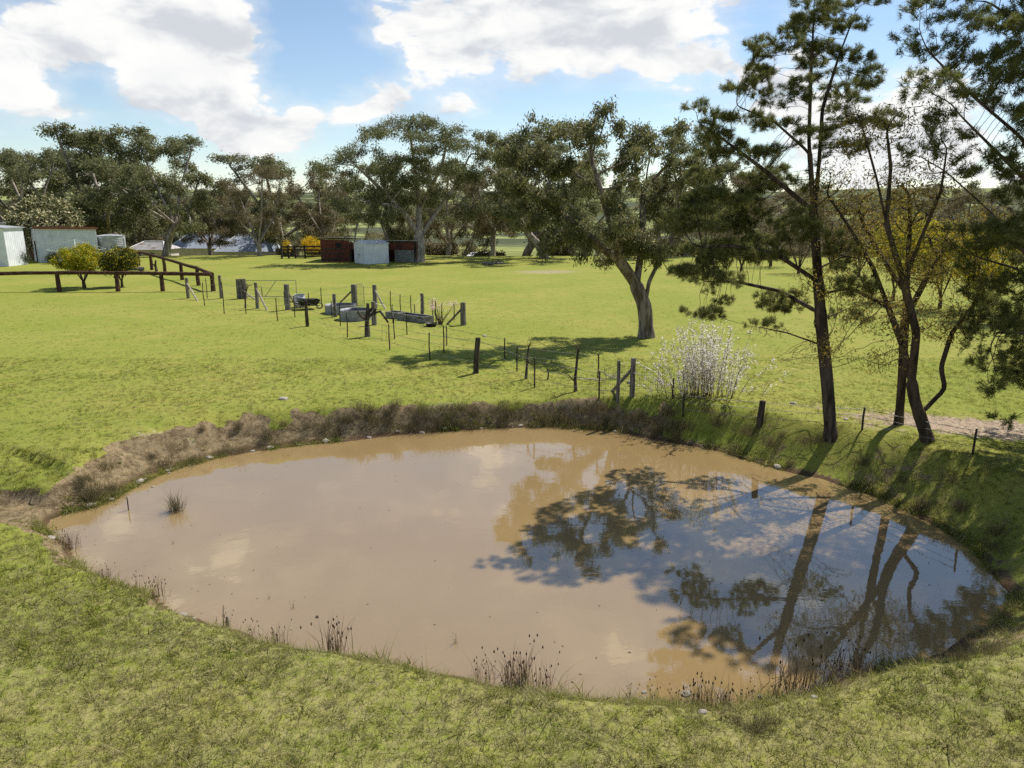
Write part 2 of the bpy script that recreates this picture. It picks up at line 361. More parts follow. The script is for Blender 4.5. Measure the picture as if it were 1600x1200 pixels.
cf = b.ramp(b.m('ADD', attr('crest'), b.m('MULTIPLY', b.m('SUBTRACT', nf, .5), 1.6)), .35, .75)
ccl = b.mix(b.ramp(nf, .35, .65), (.20, .155, .10), (.36, .30, .19))
far_ = b.ramp(b.vm('LENGTH', pos), 150, 330); wood = b.ramp(b.noise(pos, .011, 5, .62), .42, .50)
ysp = b.n('ShaderNodeSeparateXYZ'); b.nt.links.new(pos, ysp.inputs[0])
soil = b.ramp(b.noise(pos, 14., 5, .7), .46, .62, 0., .42); gc = b.mix(b.m('MULTIPLY', soil, b.ramp(ysp.outputs[1], 10., 24., 1., .25)), gc, (.085, .078, .030))  # soil-toned speckle painting the shade between tufts into the turf, stronger up close
gc = b.mix(b.m('MULTIPLY', far_, wood), b.mix(far_, gc, (.22, .24, .08)), (.055, .065, .030))
col = b.mix(cf, gc, ccl); col = b.mix(lf, col, lcol); col = b.mix(df, col, dcol)
wet = b.n('ShaderNodeSeparateXYZ'); b.nt.links.new(pos, wet.inputs[0])
wf = b.ramp(wet.outputs[2], WZ+.02, WZ+.10, 1., 0.)
col = b.mix(b.m('MULTIPLY', wf, df), col, (.085, .055, .03))
hgt = b.m('ADD', b.m('MULTIPLY', b.noise(pos, 26, 5, .7), .5), b.m('MULTIPLY', b.noise(pos, 4, 4, .6), .7))
out(b, principled(b, col, .95, .1, 0., bump(b, hgt, .9, .05)).outputs[0]); M['ground'] = m
V = np.stack([X.ravel(), Y.ravel(), Z.ravel()], 1)
ground = link('ground', mesh_np('ground', V, Fq, m, True, {'dirt': DIRT.ravel(), 'litter': LIT.ravel(), 'crest': np.maximum(CREST, PATCH*.8).ravel()}))
tag(ground, 'green paddock rolling from the pond banks out to the far hills', kind='structure')

# water: muddy, opaque, glossy
m, b = new_mat('muddy_water'); pos = b.n('ShaderNodeNewGeometry').outputs['Position']
sp = b.vm('MULTIPLY', pos, (1, 1.6, 1))
h = b.m('ADD', b.m('MULTIPLY', b.noise(sp, 1.6, 3, .5), .6), b.m('MULTIPLY', b.noise(sp, 9, 2, .5), .12))
wc = b.mix(b.ramp(b.noise(pos, .35, 3, .5), .3, .7), (.222, .150, .066), (.242, .165, .076))
rp = b.ramp(b.noise(pos, .5, 3, .6), .42, .62, .35, 1.); p = principled(b, wc, .02, 1., 0., bump(b, b.m('MULTIPLY', h, rp), .12, .03)); p.inputs['IOR'].default_value = 1.72; out(b, p.outputs[0]); M['water'] = m
c0 = PP.mean(0); n = len(PP); ring = c0 + (PP-c0)*1.10
Vw = np.concatenate([[[c0[0], c0[1], WZ]], np.c_[ring, np.full(n, WZ)]])
water = link('pond_water', mesh_np('pond_water', Vw, [(0, 1+i, 1+(i+1) % n) for i in range(n)], m))
tag(water, 'muddy brown farm pond with trees and clouds mirrored in it', kind='structure')

# ------------------------------------------------------------------ plants: skeletons by space colonisation
def resample(P, step):
    P = np.array(P, float); o = [P[0]]
    for a, c in zip(P[:-1], P[1:]):
        k = max(1, int(np.linalg.norm(c-a)/step)); o += [a+(c-a)*(i+1)/k for i in range(k)]
    return np.array(o)
def colonise(paths, attr_pts, step, kill, infl, iters=140, bias=(0, 0, .12), jitter=.12, r=None):
    r = r or np.random.default_rng(1)
    pos = []; par = []
    for path in paths:
        q = resample(path, step)
        if not pos: start = -1
        else:
            d = np.linalg.norm(np.array(pos)-q[0], axis=1); start = int(d.argmin())
            if d[start] < step*.6: q = q[1:]
        for k, v in enumerate(q): par.append(start if k == 0 else len(pos)-1); pos.append(v)
    P = np.array(pos); par = list(par); A = np.array(attr_pts)
    D = np.linalg.norm(A[:, None]-P[None], axis=2); near = D.argmin(1); nd = D.min(1)
    bias = np.array(bias)
    alive = nd > kill; A, near, nd = A[alive], near[alive], nd[alive]
    for it in range(iters):
        act = nd < infl
        if not len(A): break
        if not act.any(): act = nd < nd.min()*1.05+1e-6
        dirs = (A[act]-P[near[act]])/nd[act][:, None]
        u, inv = np.unique(near[act], return_inverse=True)
        S = np.zeros((len(u), 3)); np.add.at(S, inv, dirs)
        S /= np.linalg.norm(S, axis=1)[:, None]+1e-9
        S += bias + r.normal(0, jitter, S.shape); S /= np.linalg.norm(S, axis=1)[:, None]+1e-9
        N = P[u]+S*step; base = len(P); P = np.concatenate([P, N]); par += list(u)
        dn_ = np.linalg.norm(A[:, None]-N[None], axis=2); j = dn_.argmin(1); dm = dn_.min(1)
        better = dm < nd; near = np.where(better, base+j, near); nd = np.where(better, dm, nd)
        k = nd > kill; A, near, nd = A[k], near[k], nd[k]
    return P, np.array(par)
def skeleton(P, par, R, rtip, expo=.47, smooth=1):
    n = len(P); ch = [[] for _ in range(n)]
    for i, p_ in enumerate(par):
        if p_ >= 0: ch[p_].append(i)
    cnt = np.zeros(n)
    for i in range(n-1, -1, -1): cnt[i] = max(1, sum(cnt[c] for c in ch[i]))
    rad = np.maximum(R*(cnt/cnt[0])**expo, rtip)
    main = [max(c, key=lambda k: cnt[k]) if c else -1 for c in ch]
    for _ in range(smooth):
        Q = P.copy()
        for i in range(n):
            if par[i] >= 0 and main[i] >= 0: Q[i] = .5*P[i]+.25*(P[par[i]]+P[main[i]])
        P = Q
    return P, ch, cnt, rad, main
def limbs_mesh(name, P, par, ch, rad, main, mat, flare=1.35, thin=0.):
    mb = MB(); n = len(P); isstart = [True]*n
    for i in range(n):
        if main[i] >= 0: isstart[main[i]] = False
    for i in range(n):
        if not isstart[i]: continue
        chain = [i]
        while main[chain[-1]] >= 0: chain.append(main[chain[-1]])
        pts = [P[k] for k in chain]; rr = [rad[k] for k in chain]
        if par[i] >= 0: pts = [P[par[i]]]+pts; rr = [min(rad[par[i]], rr[0]*1.2)]+rr
        else:
            rr[0] *= flare; pts[0] = pts[0]-np.array([0, 0, .15])
            if len(rr) > 2: rr[1] *= 1+(flare-1)*.35
        if rr[0] < thin or len(pts) < 2: continue
        rr[-1] *= .5
        k = 9 if rr[0] > .1 else 6 if rr[0] > .04 else 4 if rr[0] > .015 else 3
        mb.tube(pts, rr, k, cap=False)
    me = bpy.data.meshes.new(name); me.from_pydata(mb.v, [], mb.f); me.materials.append(mat)
    me.polygons.foreach_set('use_smooth', [True]*len(me.polygons)); me.update(); return me
def unit(v): return v/(np.linalg.norm(v, axis=-1, keepdims=True)+1e-9)
def leaf_mesh(name, C, L, W, mat, r, droop=.6, var=.35):
    n = len(C); d = unit(r.normal(0, 1, (n, 3)) + np.array([0, 0, -droop*1.5])); s = unit(np.cross(d, r.normal(0, 1, (n, 3))))
    l = L*(1+var*r.normal(0, 1, (n, 1))).clip(.4, 1.8); w = W*(1+var*r.normal(0, 1, (n, 1))).clip(.4, 1.8)
    V = np.stack([C, C+d*l*.5+s*w*.5, C+d*l, C+d*l*.5-s*w*.5], 1).reshape(-1, 3)
    v = np.repeat(r.random(n), 4)
    return mesh_np(name, V, np.arange(4*n).reshape(n, 4), mat, False, {'v': v})
def needle_mesh(name, C, D, nper, ln, wd, brush, mat, r):
    n = len(C); C = np.repeat(C, nper, 0); D = np.repeat(D, nper, 0); t = r.random((n*nper, 1))
    rad = unit(np.cross(D, r.normal(0, 1, D.shape))); d = unit(D*.75+rad*(.55+.5*r.random((n*nper, 1))))
    b0 = C + D*t*brush; s = unit(np.cross(d, r.normal(0, 1, d.shape)))*wd*.5
    V = np.stack([b0-s, b0+s, b0+d*ln*(.7+.6*r.random((n*nper, 1)))], 1).reshape(-1, 3)
    v = np.clip(np.repeat(np.repeat(r.random(n), nper), 3)*.8 + .2*np.repeat(r.random(n*nper), 3), 0, 1)
    return mesh_np(name, V, np.arange(3*n*nper).reshape(-1, 3), mat, False, {'v': v})
def in_clumps(cl, n, r, hollow=.0):
    """cl: (centre, radii); volume weighted points"""
    w = np.array([c[1][0]*c[1][1]*c[1][2] for c in cl])**.6; w /= w.sum(); pick = r.choice(len(cl), n, p=w)
    d = unit(r.normal(0, 1, (n, 3)))*((hollow+(1-hollow)*r.random((n, 1)))**(1/3))
    return np.array([cl[k][0] for k in pick]) + d*np.array([cl[k][1] for k in pick])
def make_tree(name, label, cat, base, paths, clumps, seed, R, rtip, step, kill, infl, natt, bark_m, leaf, group=None, bias=(0, 0, .12), expo=.47, flare=1.35, jitter=.12, thin=0.):
    """leaf = dict(kind='leaf'|'needle', ...). paths, clumps in world space; root at base"""
    r = np.random.default_rng(seed); base = np.array(base)
    P, par = colonise(paths, in_clumps(clumps, natt, r), step, kill, infl, bias=bias, jitter=jitter, r=r)
    P, ch, cnt, rad, main = skeleton(P, par, R, rtip, expo)
    P = P-base
    root = thing(name, label, cat, tuple(base), group)
    link('trunk', limbs_mesh('trunk', P, par, ch, rad, main, bark_m, flare, thin), root)
    for lf in (leaf if isinstance(leaf, list) else [leaf]):
        tips = np.array([i for i in range(len(P)) if cnt[i] <= lf.get('depth', 2) and par[i] >= 0 and P[i][2] > lf.get('zmin', 0)])
        tips = r.choice(tips, max(8, int(len(tips)*lf.get('share', 1.))), replace=False)
        pick = r.choice(tips, lf['n'])
        C = P[pick] + r.normal(0, lf['spread'], (lf['n'], 3))
        if lf['kind'] == 'leaf': me = leaf_mesh(lf.get('name', 'crown'), C, lf['L'], lf['W'], lf['mat'], r, lf.get('droop', .6))
        else:
            D = unit(unit(P[pick]-P[par[pick]]) + r.normal(0, .45, (lf['n'], 3)) + np.array([0, 0, lf.get('up', .25)]))
            me = needle_mesh(lf.get('name', 'crown'), C, D, lf['nper'], lf['L'], lf['W'], lf['brush'], lf['mat'], r)
        link(lf.get('name', 'crown'), me, root)
    return root
rngc = np.random.default_rng(404)
def pxclumps(lst, Y0, zr=1.0, frag=0):
    o = []
    for e in lst:
        px, py, rx, ry = e[:4]; dy = e[4] if len(e) > 4 else 0.
        c = atY(px, py, Y0+dy); dep = (c-CAM)@FW; k = dep/F
        if not frag: o.append((c, np.array([rx*k, (rx+ry)*.5*k*zr, ry*k]))); continue
        R3 = np.array([rx*k, (rx+ry)*.6*k, ry*k])                       # break each bough into flat sprays with gaps
        for _ in range(frag):
            o.append((c+rngc.normal(0, .62, 3)*R3, R3*rngc.uniform(.22, .52)*np.array([1.25, 1.25, .62])))
    return o

# --- lone gum tree in the paddock
g0 = gr(1010, 527); Y0 = g0[1]
def pw(lst, Yb):
    return [atY(e[0], e[1], Yb+(e[2] if len(e) > 2 else 0)) for e in lst]
paths = [[g0] + pw([(1009, 500), (1007, 478)], Y0), pw([(1007, 478), (992, 442), (970, 410, -.3), (935, 383, -.8), (885, 340, -1.2), (840, 312, -1.5), (805, 275, -1.6)], Y0),
         pw([(1008, 476), (1014, 440), (1028, 412, .4), (1046, 386, .8), (1058, 345, 1.)], Y0), pw([(994, 446), (999, 412, .5), (1003, 369, .8), (1005, 300, 1.2)], Y0),
         pw([(970, 410, -.3), (962, 370, -.9), (945, 320, -1.2), (930, 270, -1.4)], Y0)]
cl = pxclumps([(798, 240, 26, 20, -1.4), (800, 285, 26, 22, -1.8), (822, 262, 30, 26, -1.2), (812, 312, 28, 24, -1.6), (838, 350, 30, 20, -1.8), (872, 382, 30, 16, -1.6), (850, 208, 30, 16, -.8), (858, 232, 42, 30, -.5), (905, 206, 44, 24, 0), (935, 262, 50, 42, -1.4), (868, 312, 38, 34, -1.), (905, 356, 36, 22, -1.5), (960, 330, 46, 44, -1.6), (980, 236, 36, 34, .8),
               (1036, 222, 32, 30, 1.), (1062, 262, 28, 36, 1.4), (1010, 290, 40, 46, 1.2), (1058, 330, 30, 40, 1.6), (1008, 370, 34, 24, -.6), (950, 385, 34, 20, .8), (1040, 380, 26, 24, 1.5), (890, 270, 36, 30, .9), (985, 195, 26, 14, .3)], Y0, 1., 6)
make_tree('gum_tree', 'lone gum tree with leaning forked pale trunk in the open paddock', 'tree', g0, paths, cl, 3, .33, .007, .2, .24, 1.6, 2400, M['bark_gum'],
          dict(kind='leaf', n=52000, L=.17, W=.048, spread=.13, mat=M['gum_leaf'], depth=2, droop=.8, share=.5), bias=(0, 0, .05), expo=.56, jitter=.2)

# --- prototypes for the belt of gums beyond the crest (14 m tall, at the origin)
def proto_gum(seed, leafmat, sparse=1., tall=1.):
    r = np.random.default_rng(seed); hgt_ = 14.
    fork = r.uniform(1.6, 4.2); lean = r.normal(0, .5, 2)
    paths = [[(0, 0, 0), (lean[0]*.4, lean[1]*.4, fork*.6), (lean[0], lean[1], fork)]]; cl = []
    nl = r.integers(4, 7); off = r.uniform(0, 6.28)
    for i in range(nl):
        a = off + i*6.283/nl + r.normal(0, .25); out_ = r.uniform(2.2, 5.6)/tall; top = r.uniform(8.2, 13.)
        e = np.array([math.cos(a)*out_, math.sin(a)*out_, top])
        paths.append([(lean[0], lean[1], fork), np.array([lean[0], lean[1], fork])*.45+e*.5+r.normal(0, .3, 3)-np.array([0, 0, .6]), e])
        cl.append((e+np.array([0, 0, .4]), np.array([r.uniform(.9, 1.7), r.uniform(.9, 1.7), r.uniform(.6, 1.0)])))
        for _ in range(6):
            q = e*r.uniform(.45, 1.12)+r.normal(0, 1.3, 3); q[2] = max(3.6, min(13.2, q[2]-r.uniform(-.8, 3.2)))
            cl.append((q, np.array([r.uniform(.5, 1.3), r.uniform(.5, 1.3), r.uniform(.35, .8)])))
    cl.append((np.array([lean[0], lean[1], 12.2]), np.array([1.8, 1.8, 1.1])))
    root = make_tree('gum_tree', 'proto', 'tree', (0, 0, 0), paths, cl, seed, .34, .016, .38, .5, 3., 1100, M['bark_far'],
                     dict(kind='leaf', n=int(30000*sparse), L=.26, W=.085, spread=.26, mat=leafmat, depth=2, droop=.7, share=.43), bias=(0, 0, .08), expo=.55, jitter=.2)
    return root
protos = [proto_gum(21, M['gum_leaf_far']), proto_gum(22, M['gum_leaf_far'], .8), proto_gum(23, M['gum_leaf_brown'], .7), proto_gum(24, M['gum_leaf_far'], 1., 1.3), proto_gum(25, M['gum_leaf_brown'], .6, 1.4), proto_gum(26, M['gum_leaf_far'], .9)]
used = [False]*len(protos)
def place_gum(k, px, Yd, top, wide=1., label=None, group=None, rz=None, x=None):
    p = atY(px, 390, Yd); xw = p[0] if x is None else x; z = H(xw, Yd); ztop = atY(px, top, Yd)[2]; s = max(.35, (ztop-z)/13.9)
    rz = random.uniform(0, 6.28) if rz is None else rz
    if used[k]: o = copy_tree(protos[k], (xw, Yd, z-.1), rz, (s*wide, s*wide, s))
    else:
        used[k] = True; o = protos[k]; o.location = (xw, Yd, z-.1); o.rotation_euler = (0, 0, rz); o.scale = (s*wide, s*wide, s)
    o['label'] = label
    if group: o['group'] = group
    elif 'group' in o: del o['group']
    return o
q = gr(655, 409); Yg = q[1]
make_tree('gum_tree', 'broad spreading gum tree shading the red shed', 'tree', q, [[q]+pw([(657, 385), (654, 366)], Yg), pw([(654, 366), (632, 335, -1), (600, 300, -1.5), (560, 262, -2)], Yg), pw([(654, 366), (655, 320, 1), (648, 260, 1.2), (640, 205, 1)], Yg), pw([(656, 372), (680, 335, 1), (712, 290, 1.6), (735, 240, 2)], Yg), pw([(632, 335, -1), (610, 320, -2.5), (570, 318, -3.5)], Yg), pw([(655, 330, 1), (690, 260, -1.5), (700, 215, -2)], Yg)],
          pxclumps([(640, 200, 46, 20, 1), (590, 225, 40, 26, -1), (545, 240, 34, 22, -2), (520, 262, 24, 14, -2), (690, 212, 40, 20, -1.5), (735, 235, 30, 22, 2), (650, 245, 50, 28, 2), (600, 275, 44, 26, -2), (700, 260, 44, 28, 1), (745, 275, 26, 22, 2), (560, 305, 40, 24, -3), (625, 310, 40, 20, 2), (690, 310, 46, 22, 2.5), (740, 320, 26, 18, 1), (600, 335, 34, 14, -3), (650, 280, 40, 24, -2.5)], Yg, 1., 9),
          33, .55, .018, .38, .46, 3., 3200, M['bark_far'], dict(kind='leaf', n=60000, L=.26, W=.085, spread=.26, mat=M['gum_leaf_far'], depth=2, droop=.7, share=.75), bias=(0, 0, .05), expo=.55, jitter=.2)
place_gum(3, 160, 106, 190, 1.5, 'tall gum tree with twin pale stems behind the pale corrugated shed')
place_gum(0, 258, 97, 204, 1.25, 'tall gum tree with forked trunk just left of the blue grey roofed house')
place_gum(5, 22, 92, 225, 1.2, 'gum tree behind the white shed and cream flowering bush')
place_gum(5, 852, 90, 196, 1.3, 'dark gum tree rooted on the crest right behind the lone gum')
place_gum(3, 608, 88, 250, .9, 'gum tree leaning out over the back of the red shed roof')
GB = 'gum trees in the belt beyond the crest'; LB = 'grey green gum tree in the belt beyond the paddock crest'
BLAB = ['brownish gum with round crown behind the first house wing', 'slim brownish gum standing between the house and the timber yard', 'gum rising behind the timber yard and golden bush', 'brown tinged gum just left of the red shed roof', 'thin brownish gum right of the broad shed side gum', 'brown tinged gum behind the pale far roof', 'gum whose crown fills the gap before the lone paddock gum', 'gum rising behind the cream flowering bush', 'gum between the twin stemmed gum and the forked gum', 'low brownish gum behind the first blue grey roof', 'brownish gum behind the red brick house', 'low gum behind the ridge of the longer blue grey roof', 'gum hidden behind the lone paddock gum crown', 'tall narrow gum between the lone gum and the straight pine', 'brownish gum behind the drooping pine boughs', 'gum beyond the bare thicket behind the straight pine trunk', None, None, None, 'gum at the far end beyond the white shed', None, None, None, None, None]
for nb, (k, px, Yd, top, wd) in enumerate(((2, 328, 108, 288, .9), (4, 405, 93, 258, .85), (0, 452, 112, 240, 1.2), (2, 505, 104, 252, .95), (4, 700, 104, 250, .9), (2, 770, 96, 246, .85), (0, 815, 118, 215, 1.1),
                           (1, 110, 118, 238, 1.), (5, 205, 122, 232, 1.), (4, 300, 128, 300, 1.), (2, 60, 124, 240, 1.), (3, 365, 126, 290, 1.), (1, 900, 116, 240, 1.),
                           (0, 1075, 96, 200, .8), (2, 1120, 104, 236, .9), (1, 1165, 110, 260, 1.), (4, 1215, 92, 292, 1.), (5, 1260, 104, 300, 1.1), (2, 1320, 96, 292, 1.1), (3, -40, 110, 235, 1.1), (0, 1380, 110, 296, 1.2), (4, 1440, 98, 285, 1.2), (2, 1500, 104, 283, 1.2),
                           (5, 1570, 96, 278, 1.2), (1, 1640, 100, 270, 1.2))):
    place_gum(k, px, Yd, top, wd*1.25, BLAB[nb] or 'gum tree on the skyline beyond the yellow wattles', GB)
LB2 = 'distant gum tree filling the gaps low behind the crest belt'; GB2 = 'distant gums behind the belt'
for i in range(22):
    px = -60+i*77+random.uniform(-18, 18)
    if 785 < px < 830: continue
    place_gum(random.choice((0, 1, 2, 4, 5, 2)), px, random.uniform(128, 190), random.uniform(300, 335), random.uniform(1.2, 1.6), LB2, GB2)

# understorey scrub between the trunks
def bush(name, label, cat, base, rad, hgt_, seed, leafspec, bark_m=None, group=None, natt=260, R=.05, stems=5, lift=.45):
    r = np.random.default_rng(seed); base = np.array(base, float)
    c = base+np.array([0, 0, hgt_*(lift+.5*(1-lift))])
    cl = [(c, np.array([rad, rad, hgt_*(1-lift)*.5]))]
    for _ in range(5):
        a = r.uniform(0, 6.28); cl.append((c+np.array([math.cos(a)*rad*.55, math.sin(a)*rad*.55, r.normal(0, hgt_*.1)]), np.array([rad*.5, rad*.5, hgt_*.28*(1-lift*.5)])))
    stp = max(.06, rad*.09)
    paths = [[base, base+np.array([0, 0, hgt_*lift*.35])]]
    for i in range(stems):
        a = i*6.283/stems+r.normal(0, .3); paths.append([base+np.array([0, 0, hgt_*lift*.35]), c+np.array([math.cos(a)*rad*.45, math.sin(a)*rad*.45, -hgt_*.05])])
    return make_tree(name, label, cat, base, paths, cl, seed, R, R*.1, stp, stp*1.4, rad*1.2, natt, bark_m or M['twig'], leafspec, group)
us = bush('scrub_bush', 'low olive scrub bush under the gum belt', 'bush', (0, 0, 0), 2.6, 4.2, 61, dict(kind='leaf', n=5200, L=.36, W=.16, spread=.3, mat=M['gum_leaf_brown'], depth=3, droop=.1), group='scrub under the gum belt', R=.1, lift=.2)
first = True
for i in range(28):
    px = -40+i*61+random.uniform(-12, 12)
    if 270 < px < 435 or 780 < px < 825: continue
    Yd = random.uniform(97, 122); p = atY(px, 390, Yd); s = random.uniform(.55, 1.1)
    if px > 1100: s *= 1.4
    z = H(p[0], Yd)-.1
    if first: us.location = (p[0], Yd, z); us.scale = (s, s, s); first = False
    else: copy_tree(us, (p[0], Yd, z), random.uniform(0, 6.28), (s, s, s*random.uniform(.8, 1.2)))

# --- pines and willow on the right bank
pb = gr(1300, 664); Yp = pb[1]
paths = [[pb]+pw([(1293, 600), (1283, 500), (1276, 400), (1270, 310)], Yp), pw([(1270, 310), (1264, 220), (1267, 120), (1272, 20), (1272, -60)], Yp), pw([(1273, 330), (1280, 250, .2), (1285, 170, .3), (1310, 90, .4), (1340, 10, .5)], Yp),
         pw([(1278, 440), (1210, 395, -.6), (1150, 385, -1.), (1090, 385, -1.2)], Yp), pw([(1282, 490), (1220, 455, .8), (1150, 440, 1.2), (1100, 440, 1.4)], Yp), pw([(1270, 330), (1200, 270, -.4), (1140, 225, -.6), (1090, 190, -.8)], Yp),
         pw([(1266, 240), (1210, 190, .6), (1150, 165, .8)], Yp), pw([(1277, 420), (1320, 400, -.8), (1370, 410, -1.4)], Yp), pw([(1286, 540), (1230, 520, -.4), (1180, 510, -.7)], Yp), pw([(1283, 500), (1330, 480, .5), (1370, 470, .7)], Yp)]
cl = pxclumps([(1255, 30, 40, 26, .2), (1320, 20, 32, 26, .4), (1215, 60, 30, 22, -.4), (1290, 80, 44, 26, .5), (1195, 110, 24, 18, .2), (1350, 100, 34, 20, .3), (1235, 130, 36, 20, -.7), (1150, 145, 28, 16, .7), (1320, 150, 40, 18, .9), (1190, 180, 36, 18, .8),
               (1095, 175, 22, 12, -.8), (1370, 190, 26, 14, .6), (1120, 205, 34, 18, -.6), (1260, 200, 34, 18, -.9), (1170, 240, 44, 22, -.5), (1100, 260, 30, 22, .6), (1210, 280, 46, 24, .9), (1120, 310, 44, 30, -.8), (1180, 340, 46, 28, .6), (1080, 345, 30, 26, -1.1),
               (1120, 390, 46, 28, .9), (1090, 420, 36, 26, -1.), (1190, 400, 40, 22, -.9), (1110, 460, 34, 18, 1.3), (1240, 350, 34, 26, -1.1), (1330, 230, 26, 14, -.6), (1330, 400, 30, 14, -1.), (1090, 490, 20, 8, 1.3)], Yp, 1.0, 9) + pxclumps([(1200, 515, 40, 16, -.5), (1240, 560, 34, 14, .4), (1330, 500, 34, 20, .5), (1350, 560, 30, 12, -.4), (1220, 470, 40, 16, .8), (1340, 445, 34, 16, -.8)], Yp)
make_tree('pine_tree', 'tall open pine with straight double topped trunk on the pond bank', 'tree', pb, paths, cl, 5, .15, .0050, .10, .105, 1.2, 10500, M['bark_dark'],
          dict(kind='needle', n=21000, nper=18, L=.085, W=.0075, brush=.12, spread=.02, mat=M['pine_needle'], depth=1, up=.5, zmin=2.8), bias=(0, 0, .06), expo=.58, jitter=.24)

p2 = np.array([11.9, 14.6, 0.]); p2[2] = H(p2[0], p2[1])
Y2 = p2[1]
paths = [[p2, p2+np.array([0, .1, 1.6]), p2+np.array([-.1, .1, 3.6]), p2+np.array([-.15, .3, 6.]), p2+np.array([.1, .4, 8.5]), p2+np.array([0, .9, 11.]), p2+np.array([-.1, 1.6, 14.5])],
         [p2+np.array([-.1, .1, 3.4]), atY(1600, 395, Y2-.3), atY(1552, 335, Y2-.5), atY(1478, 268, Y2-.7), atY(1430, 240, Y2-.8)], [p2+np.array([-.15, .3, 5.2]), atY(1590, 210, Y2+.4), atY(1520, 150, Y2+.5), atY(1450, 80, Y2+.5)],
         [p2+np.array([-.1, .1, 3.0]), atY(1590, 420, Y2+.5), atY(1520, 400, Y2+.8)], [p2+np.array([-.1, .1, 2.4]), atY(1600, 520, Y2), atY(1550, 520, Y2-.2)], [p2+np.array([-.15, .2, 4.6]), atY(1560, 240, Y2-.9), atY(1500, 180, Y2-1.2)],
         [p2+np.array([.0, .2, 7.]), atY(1600, 40, Y2), atY(1540, 0, Y2)]]
cl = pxclumps([(1440, 30, 34, 24, .4), (1500, 10, 44, 24, .2), (1560, 40, 44, 28, -.5), (1430, 85, 28, 18, .5), (1490, 90, 40, 20, .8), (1560, 120, 44, 26, .3), (1450, 135, 28, 16, -.9), (1510, 165, 40, 22, -1.), (1580, 200, 34, 26, .6), (1480, 215, 30, 14, -.7), (1545, 255, 34, 18, -.8),
               (1430, 245, 22, 12, -.8), (1590, 300, 30, 20, .5), (1560, 370, 50, 24, .4), (1510, 400, 36, 18, .8), (1590, 430, 44, 30, -.2), (1545, 470, 36, 24, .5), (1585, 520, 44, 32, -.3), (1550, 560, 26, 22, 0), (1590, 600, 36, 34, -.3), (1640, 480, 70, 80, .4), (1640, 250, 60, 60, .2), (1650, 80, 70, 60, .3), (1700, 0, 80, 70, .5),
               (1580, 380, 44, 30, -.6), (1560, 500, 44, 36, .8), (1600, 560, 40, 40, .6), (1600, 120, 40, 40, -.6), (1720, 120, 60, 50, -1.5), (1700, 420, 70, 60, 1.6)], Y2, 1.0, 9) + [(np.array(c_), np.array([r_, r_, r_*.7])) for c_, r_ in (((10.4, 16.6, 11.6), 1.2), ((11.2, 16.4, 11.8), 1.3), ((12.4, 17, 12), 1.5), ((11., 18, 13), 1.3), ((12.8, 16.6, 11), 1.2), ((12, 17.4, 13), 1.2), ((9.8, 17.6, 12), 1.1), ((12.4, 18.6, 14), 1.2), ((13.6, 16.8, 10.5), 1.4), ((13, 18.5, 12.6), 1.4))]
make_tree('pine_tree', 'dense dark pine spreading heavy low boughs beside the leaf litter', 'tree', p2, paths, cl, 9, .25, .0045, .13, .15, 1.6, 13000, M['bark_dark'],
          dict(kind='needle', n=34000, nper=18, L=.095, W=.010, brush=.14, spread=.03, mat=M['pine_needle'], depth=1, up=.5), bias=(0, 0, .05), expo=.58, jitter=.24)

p3 = np.array([16.2, 16., 0.]); p3[2] = H(p3[0], p3[1])
make_tree('pine_tree', 'bushy pine standing further along the bank past the dark pine', 'tree', p3, [[p3, p3+np.array([0, 0, 4.]), p3+np.array([.2, 0, 9.])]]+[[p3+np.array([0, 0, z_]), p3+np.array([2.*math.cos(a_), 2.*math.sin(a_), z_+.6])] for z_, a_ in ((2., 0), (2.3, 2.1), (2.6, 4.2), (4.2, 1), (4.5, 3.1), (5.8, 5), (6.4, 2.4))],
          [(p3+np.array([2.1*math.cos(a_)*w_, 2.1*math.sin(a_)*w_, z_]), np.array([1.2, 1.2, .7])*w_) for z_, w_ in ((2.6, 1.2), (4.2, 1.2), (5.8, 1.05), (7.4, .8), (8.8, .5)) for a_ in (0, 1.25, 2.5, 3.8, 5.)], 17, .2, .006, .2, .26, 1.6, 2600, M['bark_dark'],
          dict(kind='needle', n=7000, nper=18, L=.12, W=.016, brush=.2, spread=.08, mat=M['pine_needle'], depth=2, up=.5), expo=.55, jitter=.2)

wb = gr(1450, 688); Yw = wb[1]
paths = [[wb]+pw([(1441, 660), (1429, 625), (1425, 600)], Yw), pw([(1425, 600), (1412, 545, .3), (1388, 480, .5), (1365, 420, .6), (1330, 360, .8), (1290, 300, .9)], Yw), pw([(1424, 598), (1432, 520, -.3), (1412, 440, -.4), (1385, 350, -.5), (1370, 280, -.5), (1345, 190, -.5)], Yw),
         pw([(1438, 648), (1462, 622), (1477, 608), (1470, 575, .1), (1487, 520, .2), (1510, 490, .3), (1540, 455, .4)], Yw), pw([(1388, 480, .5), (1330, 450, 1.), (1280, 460, 1.2)], Yw), pw([(1412, 440, -.4), (1440, 370, -.6), (1470, 300, -.8), (1480, 230, -.9)], Yw),
         pw([(1385, 350, -.5), (1392, 260, -.2), (1385, 200, 0)], Yw)]
cl = pxclumps([(1300, 300, 44, 50, 1.), (1340, 210, 36, 44, -.5), (1390, 200, 40, 44, 0), (1440, 200, 44, 44, -.5), (1470, 280, 44, 50, -.8), (1400, 300, 60, 54, 0), (1340, 380, 54, 50, .6), (1430, 400, 60, 54, -.5), (1500, 420, 50, 50, .3), (1290, 440, 50, 34, 1.2), (1360, 480, 50, 40, .6), (1480, 500, 50, 40, .2), (1420, 500, 40, 36, .9), (1530, 360, 40, 50, .4), (1300, 540, 40, 26, 1.), (1380, 560, 36, 24, -.8)], Yw)
